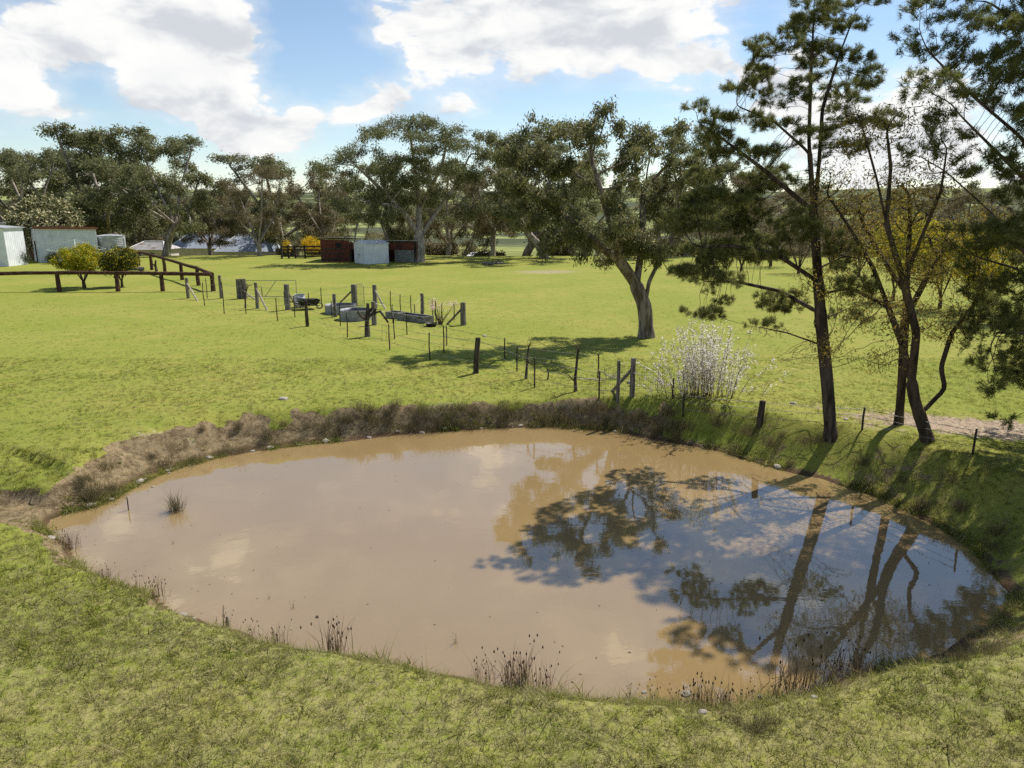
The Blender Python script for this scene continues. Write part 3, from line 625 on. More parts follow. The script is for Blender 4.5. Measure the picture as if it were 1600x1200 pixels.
make_tree('willow_tree', 'crooked multi stemmed willow with thin yellowing leaves above the bank', 'tree', wb, paths, cl, 12, .14, .0058, .11, .15, 1.0, 5200, M['bark_willow'],
          dict(kind='leaf', n=15000, L=.075, W=.022, spread=.09, mat=M['willow_leaf'], depth=1, droop=.6), bias=(0, 0, .06), expo=.56, jitter=.3)
sb = gr(1404, 664); Ys = sb[1]
make_tree('young_willow', 'slender straight willow trunk standing just behind the crooked willow', 'tree', sb, [[sb]+pw([(1409, 600), (1413, 520), (1418, 430), (1422, 340)], Ys), pw([(1414, 500), (1450, 430, .6), (1480, 380, .9)], Ys), pw([(1416, 460), (1370, 390, .5), (1340, 330, .8)], Ys)],
          pxclumps([(1420, 320, 50, 44, 0), (1480, 370, 40, 40, .9), (1345, 330, 40, 40, .8), (1440, 420, 50, 34, .6)], Ys), 14, .10, .005, .18, .28, 1.3, 420, M['bark_willow'],
          dict(kind='leaf', n=2600, L=.075, W=.022, spread=.1, mat=M['willow_leaf'], depth=2), expo=.42, jitter=.2)

# yellow wattles and bare thicket in the right hand gully
for i, (px, py, top, rpx, lab) in enumerate(((1395, 470, 330, 44, 'yellow flowering wattle glowing behind the crooked willow'), (1468, 482, 345, 46, 'yellow flowering wattle between the willow and the dark pine'), (1530, 500, 360, 44, 'yellow flowering wattle half hidden by the dark pine boughs'))):
    q = gr(px, py); dep = (q-CAM)@FW; k = dep/F
    bush('wattle_tree', lab, 'tree', q, rpx*k, (py-top)*k, 70+i, [dict(kind='leaf', n=5200, L=.17, W=.05, spread=.2, mat=M['wattle_leaf'], depth=3), dict(kind='leaf', n=1500, L=.14, W=.06, spread=.2, mat=M['wattle_gold'], depth=2, name='blossom')], M['bark_willow'], R=.10, lift=.3)
th = bush('bare_thicket_tree', 'bare brown twiggy tree in the thicket beyond the pine', 'tree', (0, 0, 0), 2.4, 5.2, 81, dict(kind='leaf', n=2200, L=.16, W=.05, spread=.25, mat=M['gum_leaf_brown'], depth=2), M['bark_willow'], 'bare thicket trees', natt=700, R=.13, lift=.2, stems=7)
for i, (px, Yd, s) in enumerate(((1105, 78, 1.), (1160, 70, .95), (1205, 76, 1.1), (1250, 66, .95), (1300, 72, 1.1), (1345, 62, 1.), (1400, 70, 1.15), (1450, 60, 1.), (1500, 66, 1.1), (1560, 58, 1.1), (1610, 62, 1.1))):
    p = atY(px, 400, Yd); z = H(p[0], Yd)-.05
    if i == 0: th.location = (p[0], Yd, z); th.scale = (s, s, s)
    else: copy_tree(th, (p[0], Yd, z), i*1.7, (s, s, s*random.uniform(.85, 1.15)))

# white blossom shrub: many upright stems
q = atY(1100, 636, 20.2); q[2] = H(q[0], q[1]); r = np.random.default_rng(31); dep = (q-CAM)@FW; k = dep/F
root = thing('blossom_shrub', 'white blossoming shrub of many upright canes on the bank top', 'shrub', tuple(q)); mb = MB(); BC = []
for i in range(95):
    bx = r.normal(0, 33)*k; by = r.normal(0, .35); topx = bx*r.uniform(1.0, 1.9)+r.normal(0, 10)*k; h_ = max(.5, (r.uniform(60, 124)-abs(topx/k)*.45))*k
    a = np.array([bx, by, -.1]); c = np.array([topx, by*1.6, h_]); mid = (a+c)/2+np.array([-(topx-bx)*.2, 0, .05]); pts = [a, mid, c]
    mb.tube(pts, [.009, .006, .002], 4, False)
    for t in r.uniform(.22, 1, int(h_*38)):
        pnt = (1-t)**2*a+2*t*(1-t)*mid+t*t*c; BC.append(pnt+r.normal(0, .04, 3))
        if r.random() < .06:
            e = pnt+np.array([r.normal(0, .18), r.normal(0, .18), r.uniform(.08, .28)]); mb.tube([pnt, e], [.005, .002], 3, False)
            for u in r.uniform(.2, 1, 8): BC.append(pnt+(e-pnt)*u+r.normal(0, .02, 3))
mb.build('stems', M['twig'], root)
link('blossom', leaf_mesh('blossom', np.array(BC), .050, .042, M['blossom'], r, 0.), root)
link('leaves', leaf_mesh('leaves', np.array(BC)[::4]+r.normal(0, .04, (len(BC[::4]), 3)), .05, .02, M['wattle_leaf'], r, 0.), root)

# ------------------------------------------------------------------ reeds and bank scrub
def tussock(name, n, hgt_, spread, splay, wd, mat, seed, heads=0, curve=.25):
    r = np.random.default_rng(seed); V = []; Fc = []; vv = []; mbh = MB()
    for i in range(n):
        a = r.uniform(0, 6.28); b0 = np.array([r.normal(0, spread), r.normal(0, spread), -.04]); h_ = hgt_*r.uniform(.45, 1.); s = splay*abs(r.normal(0, .6))*h_
        d = np.array([math.cos(a), math.sin(a), 0]); m_ = b0+d*s*.35+np.array([0, 0, h_*.55]); t = b0+d*s*(1+curve)+np.array([0, 0, h_])
        sd_ = np.array([-d[1], d[0], 0]); th_ = r.uniform(0, 3.14); sd_ = (sd_*math.cos(th_)+d*math.sin(th_))*wd*.5; k_ = len(V)
        V += [b0-sd_, b0+sd_, m_-sd_*.8, m_+sd_*.8, t]; Fc += [(k_, k_+1, k_+3), (k_, k_+3, k_+2), (k_+2, k_+3, k_+4)]; vv += [r.random()]*5
        if i < heads: mbh.tube([t-np.array([0, 0, .035]), t-np.array([0, 0, .015]), t+np.array([0, 0, .01])], [.004, .011, .003], 5, False)
    me = mesh_np(name, V, Fc, mat, False, {'v': vv}); mh = None
    if heads:
        mh = bpy.data.meshes.new('seed_head'); mh.from_pydata(mbh.v, [], mbh.f); mh.materials.append(M['seed'])
    return me, mh
reedp = [tussock('reed', 70, .62, .075, .55, .0085, M['reed'], 41, 16), tussock('reed', 46, .55, .10, .6, .0085, M['reed'], 42, 14), tussock('reed', 95, .55, .13, .5, .0085, M['reed'], 43, 10), tussock('reed', 26, .5, .05, .5, .006, M['reed'], 44, 8)]
def reed(px, py, hpx, kind, label, group=None, wide=1.):
    q = at(px, py, WZ+.06); z = H(q[0], q[1]); q[2] = max(z, WZ-.02) if z > WZ-.25 else WZ-.02
    dep = (q-CAM)@FW; s = hpx*dep/F/.52; root = thing('reed_clump', label, 'reeds', tuple(q), group, random.uniform(0, 6.28)); root.scale = (s*wide, s*wide, s)
    link('stems', reedp[kind][0], root); tag(link('seed_heads', reedp[kind][1], root), None, kind='stuff')
RG = 'dry reeds along the near shore'; RL = 'dry brown reed clump with dark seed heads at the near water edge'
reed(525, 1020, 64, 0, 'tall narrow reed clump standing alone on the near grassy shore')
reed(1246, 1074, 82, 2, 'tallest thick reed clump rising from the brown tree reflection')
reed(1345, 1054, 52, 2, 'wide pale reed bed beside the shaded water', wide=1.6)
for a in ((745, 1054, 46, 3), (792, 1062, 62, 1), (815, 1066, 68, 0), (852, 1074, 56, 1), (985, 1090, 40, 3), (1018, 1098, 44, 3), (1048, 1100, 40, 3), (1085, 1106, 58, 1), (1112, 1112, 66, 2), (1132, 1112, 60, 1), (1168, 1094, 46, 1), (1300, 1066, 50, 1), (395, 996, 44, 3), (432, 1004, 40, 1), (212, 917, 34, 3), (245, 929, 42, 1), (158, 903, 28, 2), (105, 852, 36, 2),
          (760, 1060, 44, 3), (355, 982, 36, 3), (1210, 1090, 44, 1), (1060, 1104, 42, 3)):
    reed(*a, RL, RG)
for px, py, h_ in ((458, 945, 16), (712, 1000, 20), (270, 845, 10), (420, 930, 12)):
    reed(px, py, h_, 3, 'tiny sprig of reed poking out of the open muddy water', 'sprigs in open water')
scp = [tussock('dry_tussock', 230, .5, .16, .75, .008, M['scrub'], 51)[0], tussock('dry_tussock', 260, .42, .24, .8, .008, M['scrub'], 52)[0], tussock('dry_tussock', 180, .6, .12, .7, .008, M['scrub'], 53)[0]]
q = at(275, 798, WZ); s_ = thing('dead_bush', 'grey leafless bush standing in the water near the inlet', 'bush', (q[0], q[1], WZ-.03))
link('stems', tussock('stems', 150, .55, .07, 1.1, .009, M['scrub'], 57, 0, .1)[0], s_)
# scrub rooted along the eroded bank
SL = 'dry brown tussock rooted on the steep pond bank'; SG = 'tussocks on the eroded bank'
arc = np.concatenate([[0], np.cumsum(np.linalg.norm(np.diff(PP, axis=0), axis=1))]); rr_ = np.random.default_rng(88); cnt_t = 0
nrm = np.roll(PP, -1, 0)-np.roll(PP, 1, 0); nrm = unit(np.c_[-nrm[:, 1], nrm[:, 0]])
if ((PP-c0)*nrm).sum() < 0: nrm = -nrm
for i in range(2, 50):
    for _ in range(5 if 12 < i < 26 else 3):
        if rr_.random() < (.2 if i < 28 else .75): continue
        t = rr_.random(); w = PA[i][0]; off = w*rr_.uniform(.08, .6); p = PP[i]*(1-t)+PP[(i+1) % len(PP)]*t+nrm[i]*off; z = H(p[0], p[1])
        if z < WZ: continue
        s = rr_.uniform(.45, 1.0)*(1. if 14 < i < 26 else .85)
        o = link('dry_tussock', scp[cnt_t % 3], None, (p[0], p[1], z-.02), (rr_.normal(0, .12), rr_.normal(0, .12), rr_.uniform(0, 6.28))); o.scale = (s, s, s*.9); tag(o, SL, 'tussock', SG); cnt_t += 1
for px, py, s in ((1190, 1135, .55), (1176, 1142, .4), (1212, 1128, .35), (1150, 1128, .3), (1440, 1080, .35)):
    q = gr(px, py); o = link('dry_tussock', scp[cnt_t % 3], None, tuple(q-[0, 0, .02]), (0, 0, px)); o.scale = (s, s, s*.8); tag(o, 'small dry tussock in the near grass behind the shore stones', 'tussock', 'tussocks in the near grass'); cnt_t += 1
# stakes, sticks and stones at the water
def stick(px, py, hpx, name, label, mat, r=.015, lean=(0, 0), z0=None):
    q = at(px, py, WZ); z = max(H(q[0], q[1]), WZ) if z0 is None else z0; dep = (q-CAM)@FW; h_ = hpx*dep/F
    mb = MB(); mb.tube([(0, 0, -.25), (lean[0]*.4, lean[1]*.4, h_*.5), (lean[0], lean[1], h_)], [r, r*.9, r*.6], 6); o = mb.build(name, mat, None, (q[0], q[1], z)); return tag(o, label, 'stick')
stick(201, 797, 22, 'stick', 'thin dark stick upright in the water near the inlet', M['dark_wood'])
stick(356, 978, 16, 'stake', 'short grey stake with pale top on the near shore', M['old_wood'], .03)
stick(349, 976, 34, 'stick', 'thin tall stalk beside the short grey stake', M['dark_wood'], .008, (.03, 0))
def rock_mesh(seed, n=1):
    import bmesh
    bm = bmesh.new(); bmesh.ops.create_icosphere(bm, subdivisions=2, radius=1.); r = np.random.default_rng(seed); o = r.normal(0, 5, 3)
    from mathutils import noise as mn
    for v in bm.verts: v.co *= 1+.38*mn.noise(Vector(v.co)*1.1+Vector(o)); v.co.z *= .5
    me = bpy.data.meshes.new('stone'); bm.to_mesh(me); bm.free(); me.materials.append(M['stone']); return me
rocks = [rock_mesh(i) for i in range(5)]
def rock(px, py, wpx, label, group=None, i=0):
    q = gr(px, py); dep = (q-CAM)@FW; s = wpx*.36*dep/F; o = link('stone', rocks[i % 5], None, (q[0], q[1], max(q[2], WZ)+s*.12), (random.uniform(-.2, .2), random.uniform(-.2, .2), random.uniform(0, 6.28))); o.scale = (s, s*.8, s*.9); tag(o, label, 'stone', group)
rock(449, 695, 22, 'flat pale stone slab at the foot of the far bank'); rock(1311, 750, 14, 'rounded stone at the shaded waterline below the pines', i=1); rock(985, 634, 22, 'pale stone on the grassy bank top beside the netting fence', i=2); rock(758, 526, 12, 'dark rock at the edge of the gum tree shadow', i=3); rock(1240, 631, 16, 'grey rock in the grass left of the straight pine', i=4); rock(240, 768, 9, 'small stone on the gravelly inlet bank', i=2)
for i, (px, py, w) in enumerate(((1071, 1094, 24), (1098, 1114, 22), (1282, 1073, 28), (1226, 1088, 18), (1188, 1093, 18), (1272, 1090, 16), (1006, 1089, 14), (1160, 1104, 16))):
    rock(px, py, w, 'flat pale stone lying among the near shore reeds', 'stones among the near shore reeds', i)
rr2 = np.random.default_rng(99); k_ = 0
for i in list(range(2, 46))+list(range(72, len(PP))):
    for _ in range(3 if i < 24 else 1):
        if rr2.random() < (.35 if i < 24 else .75): continue
        t = rr2.random(); p = PP[i]*(1-t)+PP[(i+1) % len(PP)]*t+nrm[i]*rr2.uniform(.0, .22); z = max(H(p[0], p[1]), WZ-.02); s = .03+.09*rr2.random()**2.5
        o = link('stone', rocks[k_ % 5], None, (p[0], p[1], z+s*.1), (0, 0, rr2.uniform(0, 6.28))); o.scale = (s, s*.8, s); tag(o, 'small pale stone along the muddy waterline', 'stone', 'stones along the waterline'); k_ += 1

# ------------------------------------------------------------------ fences
def proj(p):
    d = np.array(p)-CAM; w = d@FW; return 800+F*(d@RT)/w, 600-F*(d@UP)/w
def kpx(q): return ((np.array(q)-CAM)@FW)/F
class Fence:
    def __init__(s, name, label, first, cat='fence'):
        s.o = gr(*first); s.root = thing(name, label, cat, tuple(s.o)); s.tops = []
    def post(s, px, py, top, r=.075, mat='old_wood', name='post', lean=0., sides=8, wires=True):
        q = gr(px, py); h_ = (py-top)*kpx(q)*1.02; b0 = q-s.o; mb = MB(); l = lean*kpx(q); j = random.uniform(-.02, .02)
        mb.tube([b0+np.array([0, 0, -.3]), b0+np.array([l*.1, 0, h_*.1]), b0+np.array([l*.5+j, j, h_*.55]), b0+np.array([l, 0, h_-.02]), b0+np.array([l, 0, h_])], [r*1.08, r*1.05, r, r*.93, r*.8], sides)
        mb.build(name, M[mat], s.root, smooth=False)
        if wires: s.tops.append((b0, h_, l))
        return q, h_
    def picket(s, px, py, top, lean=0., wires=True): return s.post(px, py, top, .026, 'rust_steel', 'picket', lean, 5, wires)
    def brace(s, a, c, ta, r=.045, mat='old_wood', lower=True):
        """a: post base px with the brace's height at that post in ta, c: foot px"""
        q = gr(*a); f = gr(*c); h_ = (a[1]-ta)*kpx(q); mb = MB(); mb.tube([q-s.o+np.array([0, -.02, h_]), f-s.o+np.array([0, 0, -.05])], [r, r*.95], 7); mb.build('brace', M[mat], s.root)
    def wires(s, heights=(.25, .55, .85), r=.006):
        T = sorted(s.tops, key=lambda t: t[0][0])
        for hf in heights:
            pts = [b0+np.array([l*hf, 0, h_*hf]) for b0, h_, l in T]; q = []
            for a, c in zip(pts[:-1], pts[1:]): q += [a, (a+c)/2-np.array([0, 0, .02])]
            q.append(pts[-1]); mb = MB(); mb.tube(q, r, 4); mb.build('wire', M['wire'], s.root)
A = Fence('wire_fence', 'long wire fence of steel pickets and old posts running to the pond bank', (350, 490))
for e in ((319.8, 478, 442), (350.5, 490, 441), (384.5, 490, 446), (433.6, 501, 466), (460.9, 496, 463), (543, 527, 490), (609, 547, 507), (671.7, 563, 520), (835, 606, 560), (936, 620, 577), (1051, 624, 590), (1068, 634, 599), (1347, 672, 636), (1520, 710, 669)): A.picket(*e)
A.post(480.5, 510, 470, .085, 'dark_wood'); A.post(743.5, 583, 528, .095, 'dark_wood', lean=4); A.post(965, 620, 556, .055); A.post(987.6, 619, 559, .08); A.post(1188, 648, 609, .09, 'dark_wood', lean=2)
A.brace((987, 619), (955, 611), 574, .05); A.wires((.3, .65, .92))
mb = MB(); qa, qb = gr(936, 620)-A.o, gr(1051, 626)-A.o
for i in range(34):
    t = i/33; p_ = qa+(qb-qa)*t; p_[2] = H(*(p_+A.o)[:2])-A.o[2]; mb.tube([p_, p_+np.array([0, 0, 1.0])], .003, 3, False)
for j in range(6): mb.tube([qa+(qb-qa)*t+np.array([0, 0, .08+j*.18]) for t in (0, .5, 1)], .003, 3, False)
tag(mb.build('netting', M['wire'], A.root), None, kind='stuff')
Bf = Fence('wire_fence', 'second row of steel pickets among the pruned vine stumps', (519, 496))
for e in ((519, 497, 471), (532, 509, 475), (616.6, 530, 494), (636, 523, 491), (614, 505, 476), (693.5, 551, 509), (698, 540, 509), (788.7, 561, 528), (807.7, 580, 540), (934, 591, 553)): Bf.picket(*e)
Bf.post(524, 495, 460, .10); Bf.post(584.7, 508, 472, .12); Bf.wires((.6, .93))
Cf = Fence('garden_fence', 'braced grey post fence enclosing the vegetable garden beds', (294.4, 466))
for e, r_ in (((294.4, 466, 435), .11), ((346, 466, 431), .10), ((402.4, 482, 442.5), .10), ((450, 484, 445), .16), ((554, 478, 445), .17), ((586.3, 481, 446), .13), ((660, 492, 459), .10), ((724, 508, 473), .14)): Cf.post(*e, r_)
for dx in (-.22, 0, .22):
    q = gr(378.5, 466.5)-Cf.o; mb = MB(); mb.tube([q+np.array([dx, .03*dx, -.2]), q+np.array([dx, 0, .6]), q+np.array([dx, 0, 1.27+.05*dx])], [.12, .115, .105], 8); mb.build('gate_post', M['old_wood'], Cf.root)
for a, c, t, mt in (((294.4, 466), (309, 470), 442, 'pale_wood'), ((379, 466.5), (400, 468), 452, 'pale_wood'), ((402.4, 482), (418, 485), 449, 'pale_wood'), ((450, 484), (466, 482), 453, 'pale_wood'), ((554, 478), (530, 473), 452, 'old_wood'), ((586.3, 481), (602.7, 483), 452, 'pale_wood'), ((724, 508), (697, 507), 480, 'old_wood')): Cf.brace(a, c, t, .055, mt)
for e in ((324, 466, 435.5), (409.6, 463, 449), (445, 477, 456), (483, 480, 458), (503, 480, 450), (611, 486, 455.5), (626, 486, 460.5), (642.5, 489, 462), (648, 498, 475.5), (676, 496, 468), (681.5, 507, 471), (691, 504, 474), (709.5, 500, 472.5)): Cf.picket(*e)
Cf.wires((.3, .6, .9))
# pipe farm gate and the small mesh gate
g1, g2 = gr(384, 466), gr(464, 466); d_ = (g2-g1)[:2]; Lg = float(np.hypot(*d_)); root = thing('farm_gate', 'wide steel pipe farm gate with a diagonal brace by the grey gate posts', 'gate', tuple(g1), rz=math.atan2(d_[1], d_[0]))
hg = 27.5*kpx(g1)
def bar(name, a, c, r=.022, mat='wire', parent=None): mb = MB(); mb.tube([a, c], r, 6); return mb.build(name, M[mat], parent or root)
for nm, a, c in (('top_rail', (0, 0, hg), (Lg, 0, hg)), ('bottom_rail', (0, 0, .1), (Lg, 0, .1)), ('stile', (0, 0, .1), (0, 0, hg)), ('stile', (Lg, 0, .1), (Lg, 0, hg)), ('diagonal_brace', (Lg*.38, 0, .1), (Lg*.62, 0, hg))): bar(nm, a, c, .02)
for j in range(4): bar('gate_wire', (0, 0, .25+j*.22), (Lg, 0, .25+j*.22), .004)
q = gr(558.5, 479); root = thing('mesh_gate', 'tall narrow mesh gate with rounded corners beside the thick garden post', 'gate', tuple(q)); wg, hg = 11*kpx(q), 35*kpx(q)
mb = MB(); mb.tube([(0, 0, .05), (0, 0, hg-.1), (.05, 0, hg), (wg-.08, 0, hg), (wg, 0, hg-.1), (wg, 0, .05), (0, 0, .05)], .018, 6); mb.build('frame', M['wire'], root); mb = MB()
for j in range(1, 8): mb.tube([(wg*j/8, 0, .05), (wg*j/8, 0, hg)], .003, 3, False)
for j in range(1, 18): mb.tube([(0, 0, hg*j/18), (wg, 0, hg*j/18)], .003, 3, False)
tag(mb.build('mesh', M['wire'], root), None, kind='stuff')
# garden beds, drum, barrow, tub
def ring_bed(px0, px1, pyb, pyt, label, mat):
    q = gr((px0+px1)/2, pyb); k = kpx(q); R_ = (px1-px0)/2*k; h_ = max(.45, (pyb-pyt)*k*.75); root = thing('raised_bed', label, 'garden bed', tuple(q+np.array([0, R_*.6, -.05]))); mb = MB(); pr = []
    for i in range(41): pr.append((R_+.018*math.sin(i*1.571*1.0*2), h_*i/40))
    pr += [(R_-.03, h_), (R_-.03, h_-.22)]; mb.lathe(pr, 36, cap=False, closed_bottom=False); mb.build('wall', M[mat], root, smooth=True); mb = MB(); mb.lathe([(R_-.025, 0), (R_-.025, h_-.14)], 30); mb.build('soil', M['dark_gap'], root)
ring_bed(505, 553, 491, 471, 'round corrugated raised bed nearest the drum', 'galv_dull'); ring_bed(528, 578, 501, 478, 'round corrugated raised bed beside the pruned stump', 'galv_dull')
def trough(pa, pb_, wpx, label):
    a, c = gr(*pa), gr(*pb_); d = c-a; Lr = float(np.hypot(d[0], d[1])); root = thing('concrete_trough', label, 'trough', tuple(a), rz=math.atan2(d[1], d[0])); h_ = .34; wd = .6
    for nm, c_, s_ in (('side', (Lr/2, 0, h_/2), (Lr, .07, h_)), ('side', (Lr/2, wd, h_/2), (Lr, .07, h_)), ('end', (.035, wd/2, h_/2), (.07, wd-.072, h_-.006)), ('end', (Lr-.035, wd/2, h_/2), (.07, wd-.072, h_-.006)), ('soil', (Lr/2, wd/2, h_*.4), (Lr-.15, wd-.08, h_*.7))):
        mb = MB(); mb.box(c_, s_); mb.build(nm, M['concrete' if nm != 'soil' else 'dark_gap'], root)
trough((603, 497), (622, 498.5), 1, 'short concrete trough bed nearer the pruned stump'); trough((621, 499.5), (664, 505.5), 1, 'long concrete trough bed ending by the pink flowers')
q = gr(469, 480); k = kpx(q); root = thing('steel_drum', 'upright faded blue and white drum leaning on the garden post', 'drum', tuple(q)); mb = MB(); R_ = 8*k; h_ = 20*k
mb.lathe([(R_*.97, 0), (R_, .02), (R_, h_*.3), (R_*1.04, h_*.33), (R_, h_*.36), (R_, h_*.63), (R_*1.04, h_*.66), (R_, h_*.69), (R_, h_-.02), (R_*1.03, h_)], 22, cap=False); mb.build('body', M['drum_paint'], root, smooth=True); mb = MB(); mb.lathe([(R_*.98, h_-.06), (R_*.98, h_-.03)], 22); mb.build('lid', M['black_rubber'], root)
q = gr(483, 483); k = kpx(q); root = thing('wheelbarrow', 'dark wheelbarrow tipped against the drum', 'wheelbarrow', tuple(q), rz=.5); mb = MB(); w_ = .42
mb.add([(-.5, -w_*.6, .28), (.35, -w_*.6, .22), (.35, w_*.6, .22), (-.5, w_*.6, .28), (-.62, -w_, .62), (.62, -w_, .55), (.62, w_, .55), (-.62, w_, .62)], [(0, 3, 2, 1), (0, 1, 5, 4), (1, 2, 6, 5), (2, 3, 7, 6), (3, 0, 4, 7)]); mb.build('tray', M['black_rubber'], root)
mb = MB(); mb.tube([(.62+.17*math.cos(t*.5236), 0, .17+.17*math.sin(t*.5236)) for t in range(13)], .035, 6, False); mb.build('wheel', M['black_rubber'], root)
for s_ in (-1, 1):
    mb = MB(); mb.tube([(.62, s_*.05, .17), (-.4, s_*.25, .27), (-1.15, s_*.3, .55)], .018, 6); mb.build('handle', M['rust_steel'], root); mb = MB(); mb.tube([(-.35, s_*.24, .27), (-.45, s_*.26, 0)], .016, 6); mb.build('leg', M['rust_steel'], root)
q = gr(674, 510); k = kpx(q); root = thing('feed_tub', 'flat black tub lying in the grass by the corner garden post', 'tub', tuple(q)); mb = MB(); R_ = 9*k; mb.lathe([(R_*.8, 0), (R_, .16), (R_*1.06, .17), (R_*.95, .16), (R_*.78, .03)], 20); mb.build('bowl', M['black_rubber'], root, smooth=True); mb = MB(); mb.tube([(R_*1.05, -.1, .17), (R_*1.2, 0, .2), (R_*1.05, .1, .17)], .015, 5); mb.build('handle', M['black_rubber'], root)
# pink flowering shrub, pruned stump, vine stumps
q = gr(688, 507); r = np.random.default_rng(5); root = thing('pink_shrub', 'thin grey shrub tipped with pink blossom inside the garden corner', 'shrub', tuple(q)); mb = MB(); PC = []
for i in range(34):
    e = np.array([r.normal(.05, .45), r.normal(0, .3), r.uniform(.5, 1.25)]); mb.tube([(r.normal(0, .06), r.normal(0, .06), -.05), e*.5+r.normal(0, .05, 3), e], [.012, .008, .003], 4, False)
    if e[2] > .85: PC += [e+r.normal(0, .07, 3) for _ in range(16)]
mb.build('stems', M['twig'], root); link('blossom', leaf_mesh('blossom', np.array(PC), .06, .05, M['pink'], r, 0.), root)
def stump(label, px, py, limbs, r0, mat='bark_dark', twigs=0, name='vine_stump'):
    q = gr(px, py); k = kpx(q); root = thing(name, label, 'stump', tuple(q)); mb = MB(); rs = np.random.default_rng(int(px)); tops = []
    for L_ in limbs:
        pts = [((x_-px)*k, rs.normal(0, .03), (py-y_)*k) for x_, y_ in L_]; rr = np.linspace(r0, r0*.6, len(pts)); 
        if L_ is limbs[0]: pts[0] = (0, 0, -.2); rr[0] *= 1.25
        mb.tube(pts, list(rr), 7); tops.append(pts[-1]); 
        if L_ is limbs[0] and len(limbs) > 1: r0 *= .62
    mb.build('trunk', M[mat], root)
    if twigs:
        mb = MB()
        for i in range(twigs):
            a = np.array(tops[i % len(tops)]); e = a+np.array([rs.normal(0, .28), rs.normal(0, .28), rs.uniform(.05, .4)]); mb.tube([a, (a+e)/2+rs.normal(0, .04, 3), e], [.007, .005, .002], 3, False)
        mb.build('twigs', M['twig'], root)
stump('stout dark stump with lopped arms in front of the round beds', 574, 526, [[(574, 526), (574, 505), (576, 490), (577, 474)], [(575, 502), (567, 495), (561, 486)], [(576, 496), (586, 488), (590, 482)], [(584, 490), (596, 486), (608, 504)], [(577, 490), (584, 480)]], .12)
stump('thin leaning vine stump with twiggy top inside the gum tree shadow', 821, 592, [[(821, 592), (823, 572), (824, 555), (826, 540)], [(824, 562), (828, 568)]], .05, twigs=30)
stump('thin forked vine stump nearest the pond bank', 900, 611, [[(900, 611), (898, 590), (900, 570), (902, 545)], [(899, 598), (895, 592)]], .055, twigs=30)
stump('short crooked stick stump between the two thin vine stumps', 854, 593, [[(854, 593), (857, 585), (855, 575)]], .03)
stump('short forked stump beside the log rail fence', 245, 424, [[(245, 424), (244, 414), (245, 407)], [(244, 418), (240, 412)]], .13)
stump('pruned vine with bare twigs beside the grey gate posts', 383, 481, [[(383, 481), (385, 465), (387, 450)], [(386, 458), (391, 447)]], .05, twigs=26)
q = gr(948, 594); mb = MB()
for i in range(9): a = np.array([random.uniform(-.5, .5), random.uniform(-.3, .3), .05]); e = a+np.array([random.uniform(-.9, .9), random.uniform(-.4, .4), random.uniform(.0, .45)]); mb.tube([a, e], [.018, .006], 5, False)
tag(mb.build('cut_branches', M['pale_wood'], None, tuple(q)), 'small heap of pale cut branches behind the netting fence', 'branches')
q = gr(770, 414); mb = MB(); mb.tube([(-1.2, 0, .15), (0, .1, .2), (1.3, .3, .14)], [.14, .17, .1], 7); mb.tube([(.2, .1, .2), (.8, -.3, .5)], [.07, .03], 5); tag(mb.build('fallen_log', M['old_wood'], None, tuple(q)), 'fallen grey log lying on the paddock crest', 'log')

# log rail fence round the yard
root = None; o0 = gr(332, 455); root = thing('log_rail_fence', 'dark brown log rail fence turning a corner in front of the pale shed', 'fence', tuple(o0))
def rail_run(pts):
    prev = None
    for px, py, top in pts:
        q = gr(px, py); h_ = (py-top)*kpx(q); b0 = q-o0; mb = MB(); l = random.uniform(-.05, .05); mb.tube([b0+np.array([0, 0, -.2]), b0+np.array([l, 0, h_*.6]), b0+np.array([0, 0, h_-.06])], [.17, .15, .14], 8); mb.build('post', M['log'], root)
        t = b0+np.array([0, 0, h_])
        if prev is not None: mb = MB(); m_ = (t+prev)/2+np.array([0, 0, random.uniform(-.03, .03)]); mb.tube([prev, m_, t], [.14, .13, .12], 8); mb.build('rail', M['log'], root)
        prev = t
rail_run([(-150, 456, 429), (-60, 456, 428.5), (-4, 456, 428), (93, 455.5, 426.5), (184.5, 455.5, 427), (254.5, 455, 427.5), (333, 455, 429)]); rail_run([(334, 454.5, 428.5), (310.7, 446, 419), (285, 437.5, 412), (258, 429, 404), (237.4, 421.8, 398.5), (217, 415, 393), (200, 411, 390)])
q = gr(200, 424); tag((lambda mb: (mb.tube([(-.9, 0, .25), (.6, 0, .28), (1.5, .05, .24)], [.2, .21, .19], 9), mb.build('fallen_log', M['old_wood'], None, tuple(q)))[1])(MB()), 'old log lying in the grass behind the rail fence', 'log')

# ------------------------------------------------------------------ sheds, tanks and houses
def ribbed(mb, a, c, z0a, z0b, z1a, z1b, pitch, amp, nrm_, vertical=True):
    """wall sheet from a to c (xy) with ribs; heights may slope"""
    a = np.array(a, float); c = np.array(c, float); L_ = np.linalg.norm(c-a); nrm_ = np.array(nrm_, float); V = []
    if vertical:
        n_ = max(4, int(L_/pitch)*4)
        for i in range(n_+1):
            t = i/n_; o_ = nrm_*amp*(1 if (i % 4) in (1, 2) else 0); p_ = a+(c-a)*t+o_
            V += [(p_[0], p_[1], z0a+(z0b-z0a)*t), (p_[0], p_[1], z1a+(z1b-z1a)*t)]
        mb.add(V, [(2*i, 2*i+2, 2*i+3, 2*i+1) for i in range(n_)])
    else:
        H_ = max(z1a-z0a, z1b-z0b); n_ = int(H_/pitch)*4
        for i in range(n_+1):
            u = i/n_; o_ = nrm_*amp*(1 if (i % 4) in (1, 2) else 0)
            V += [(*(a+o_), z0a+(z1a-z0a)*u), (*(c+o_), z0b+(z1b-z0b)*u)]
        mb.add(V, [(2*i, 2*i+1, 2*i+3, 2*i+2) for i in range(n_)])
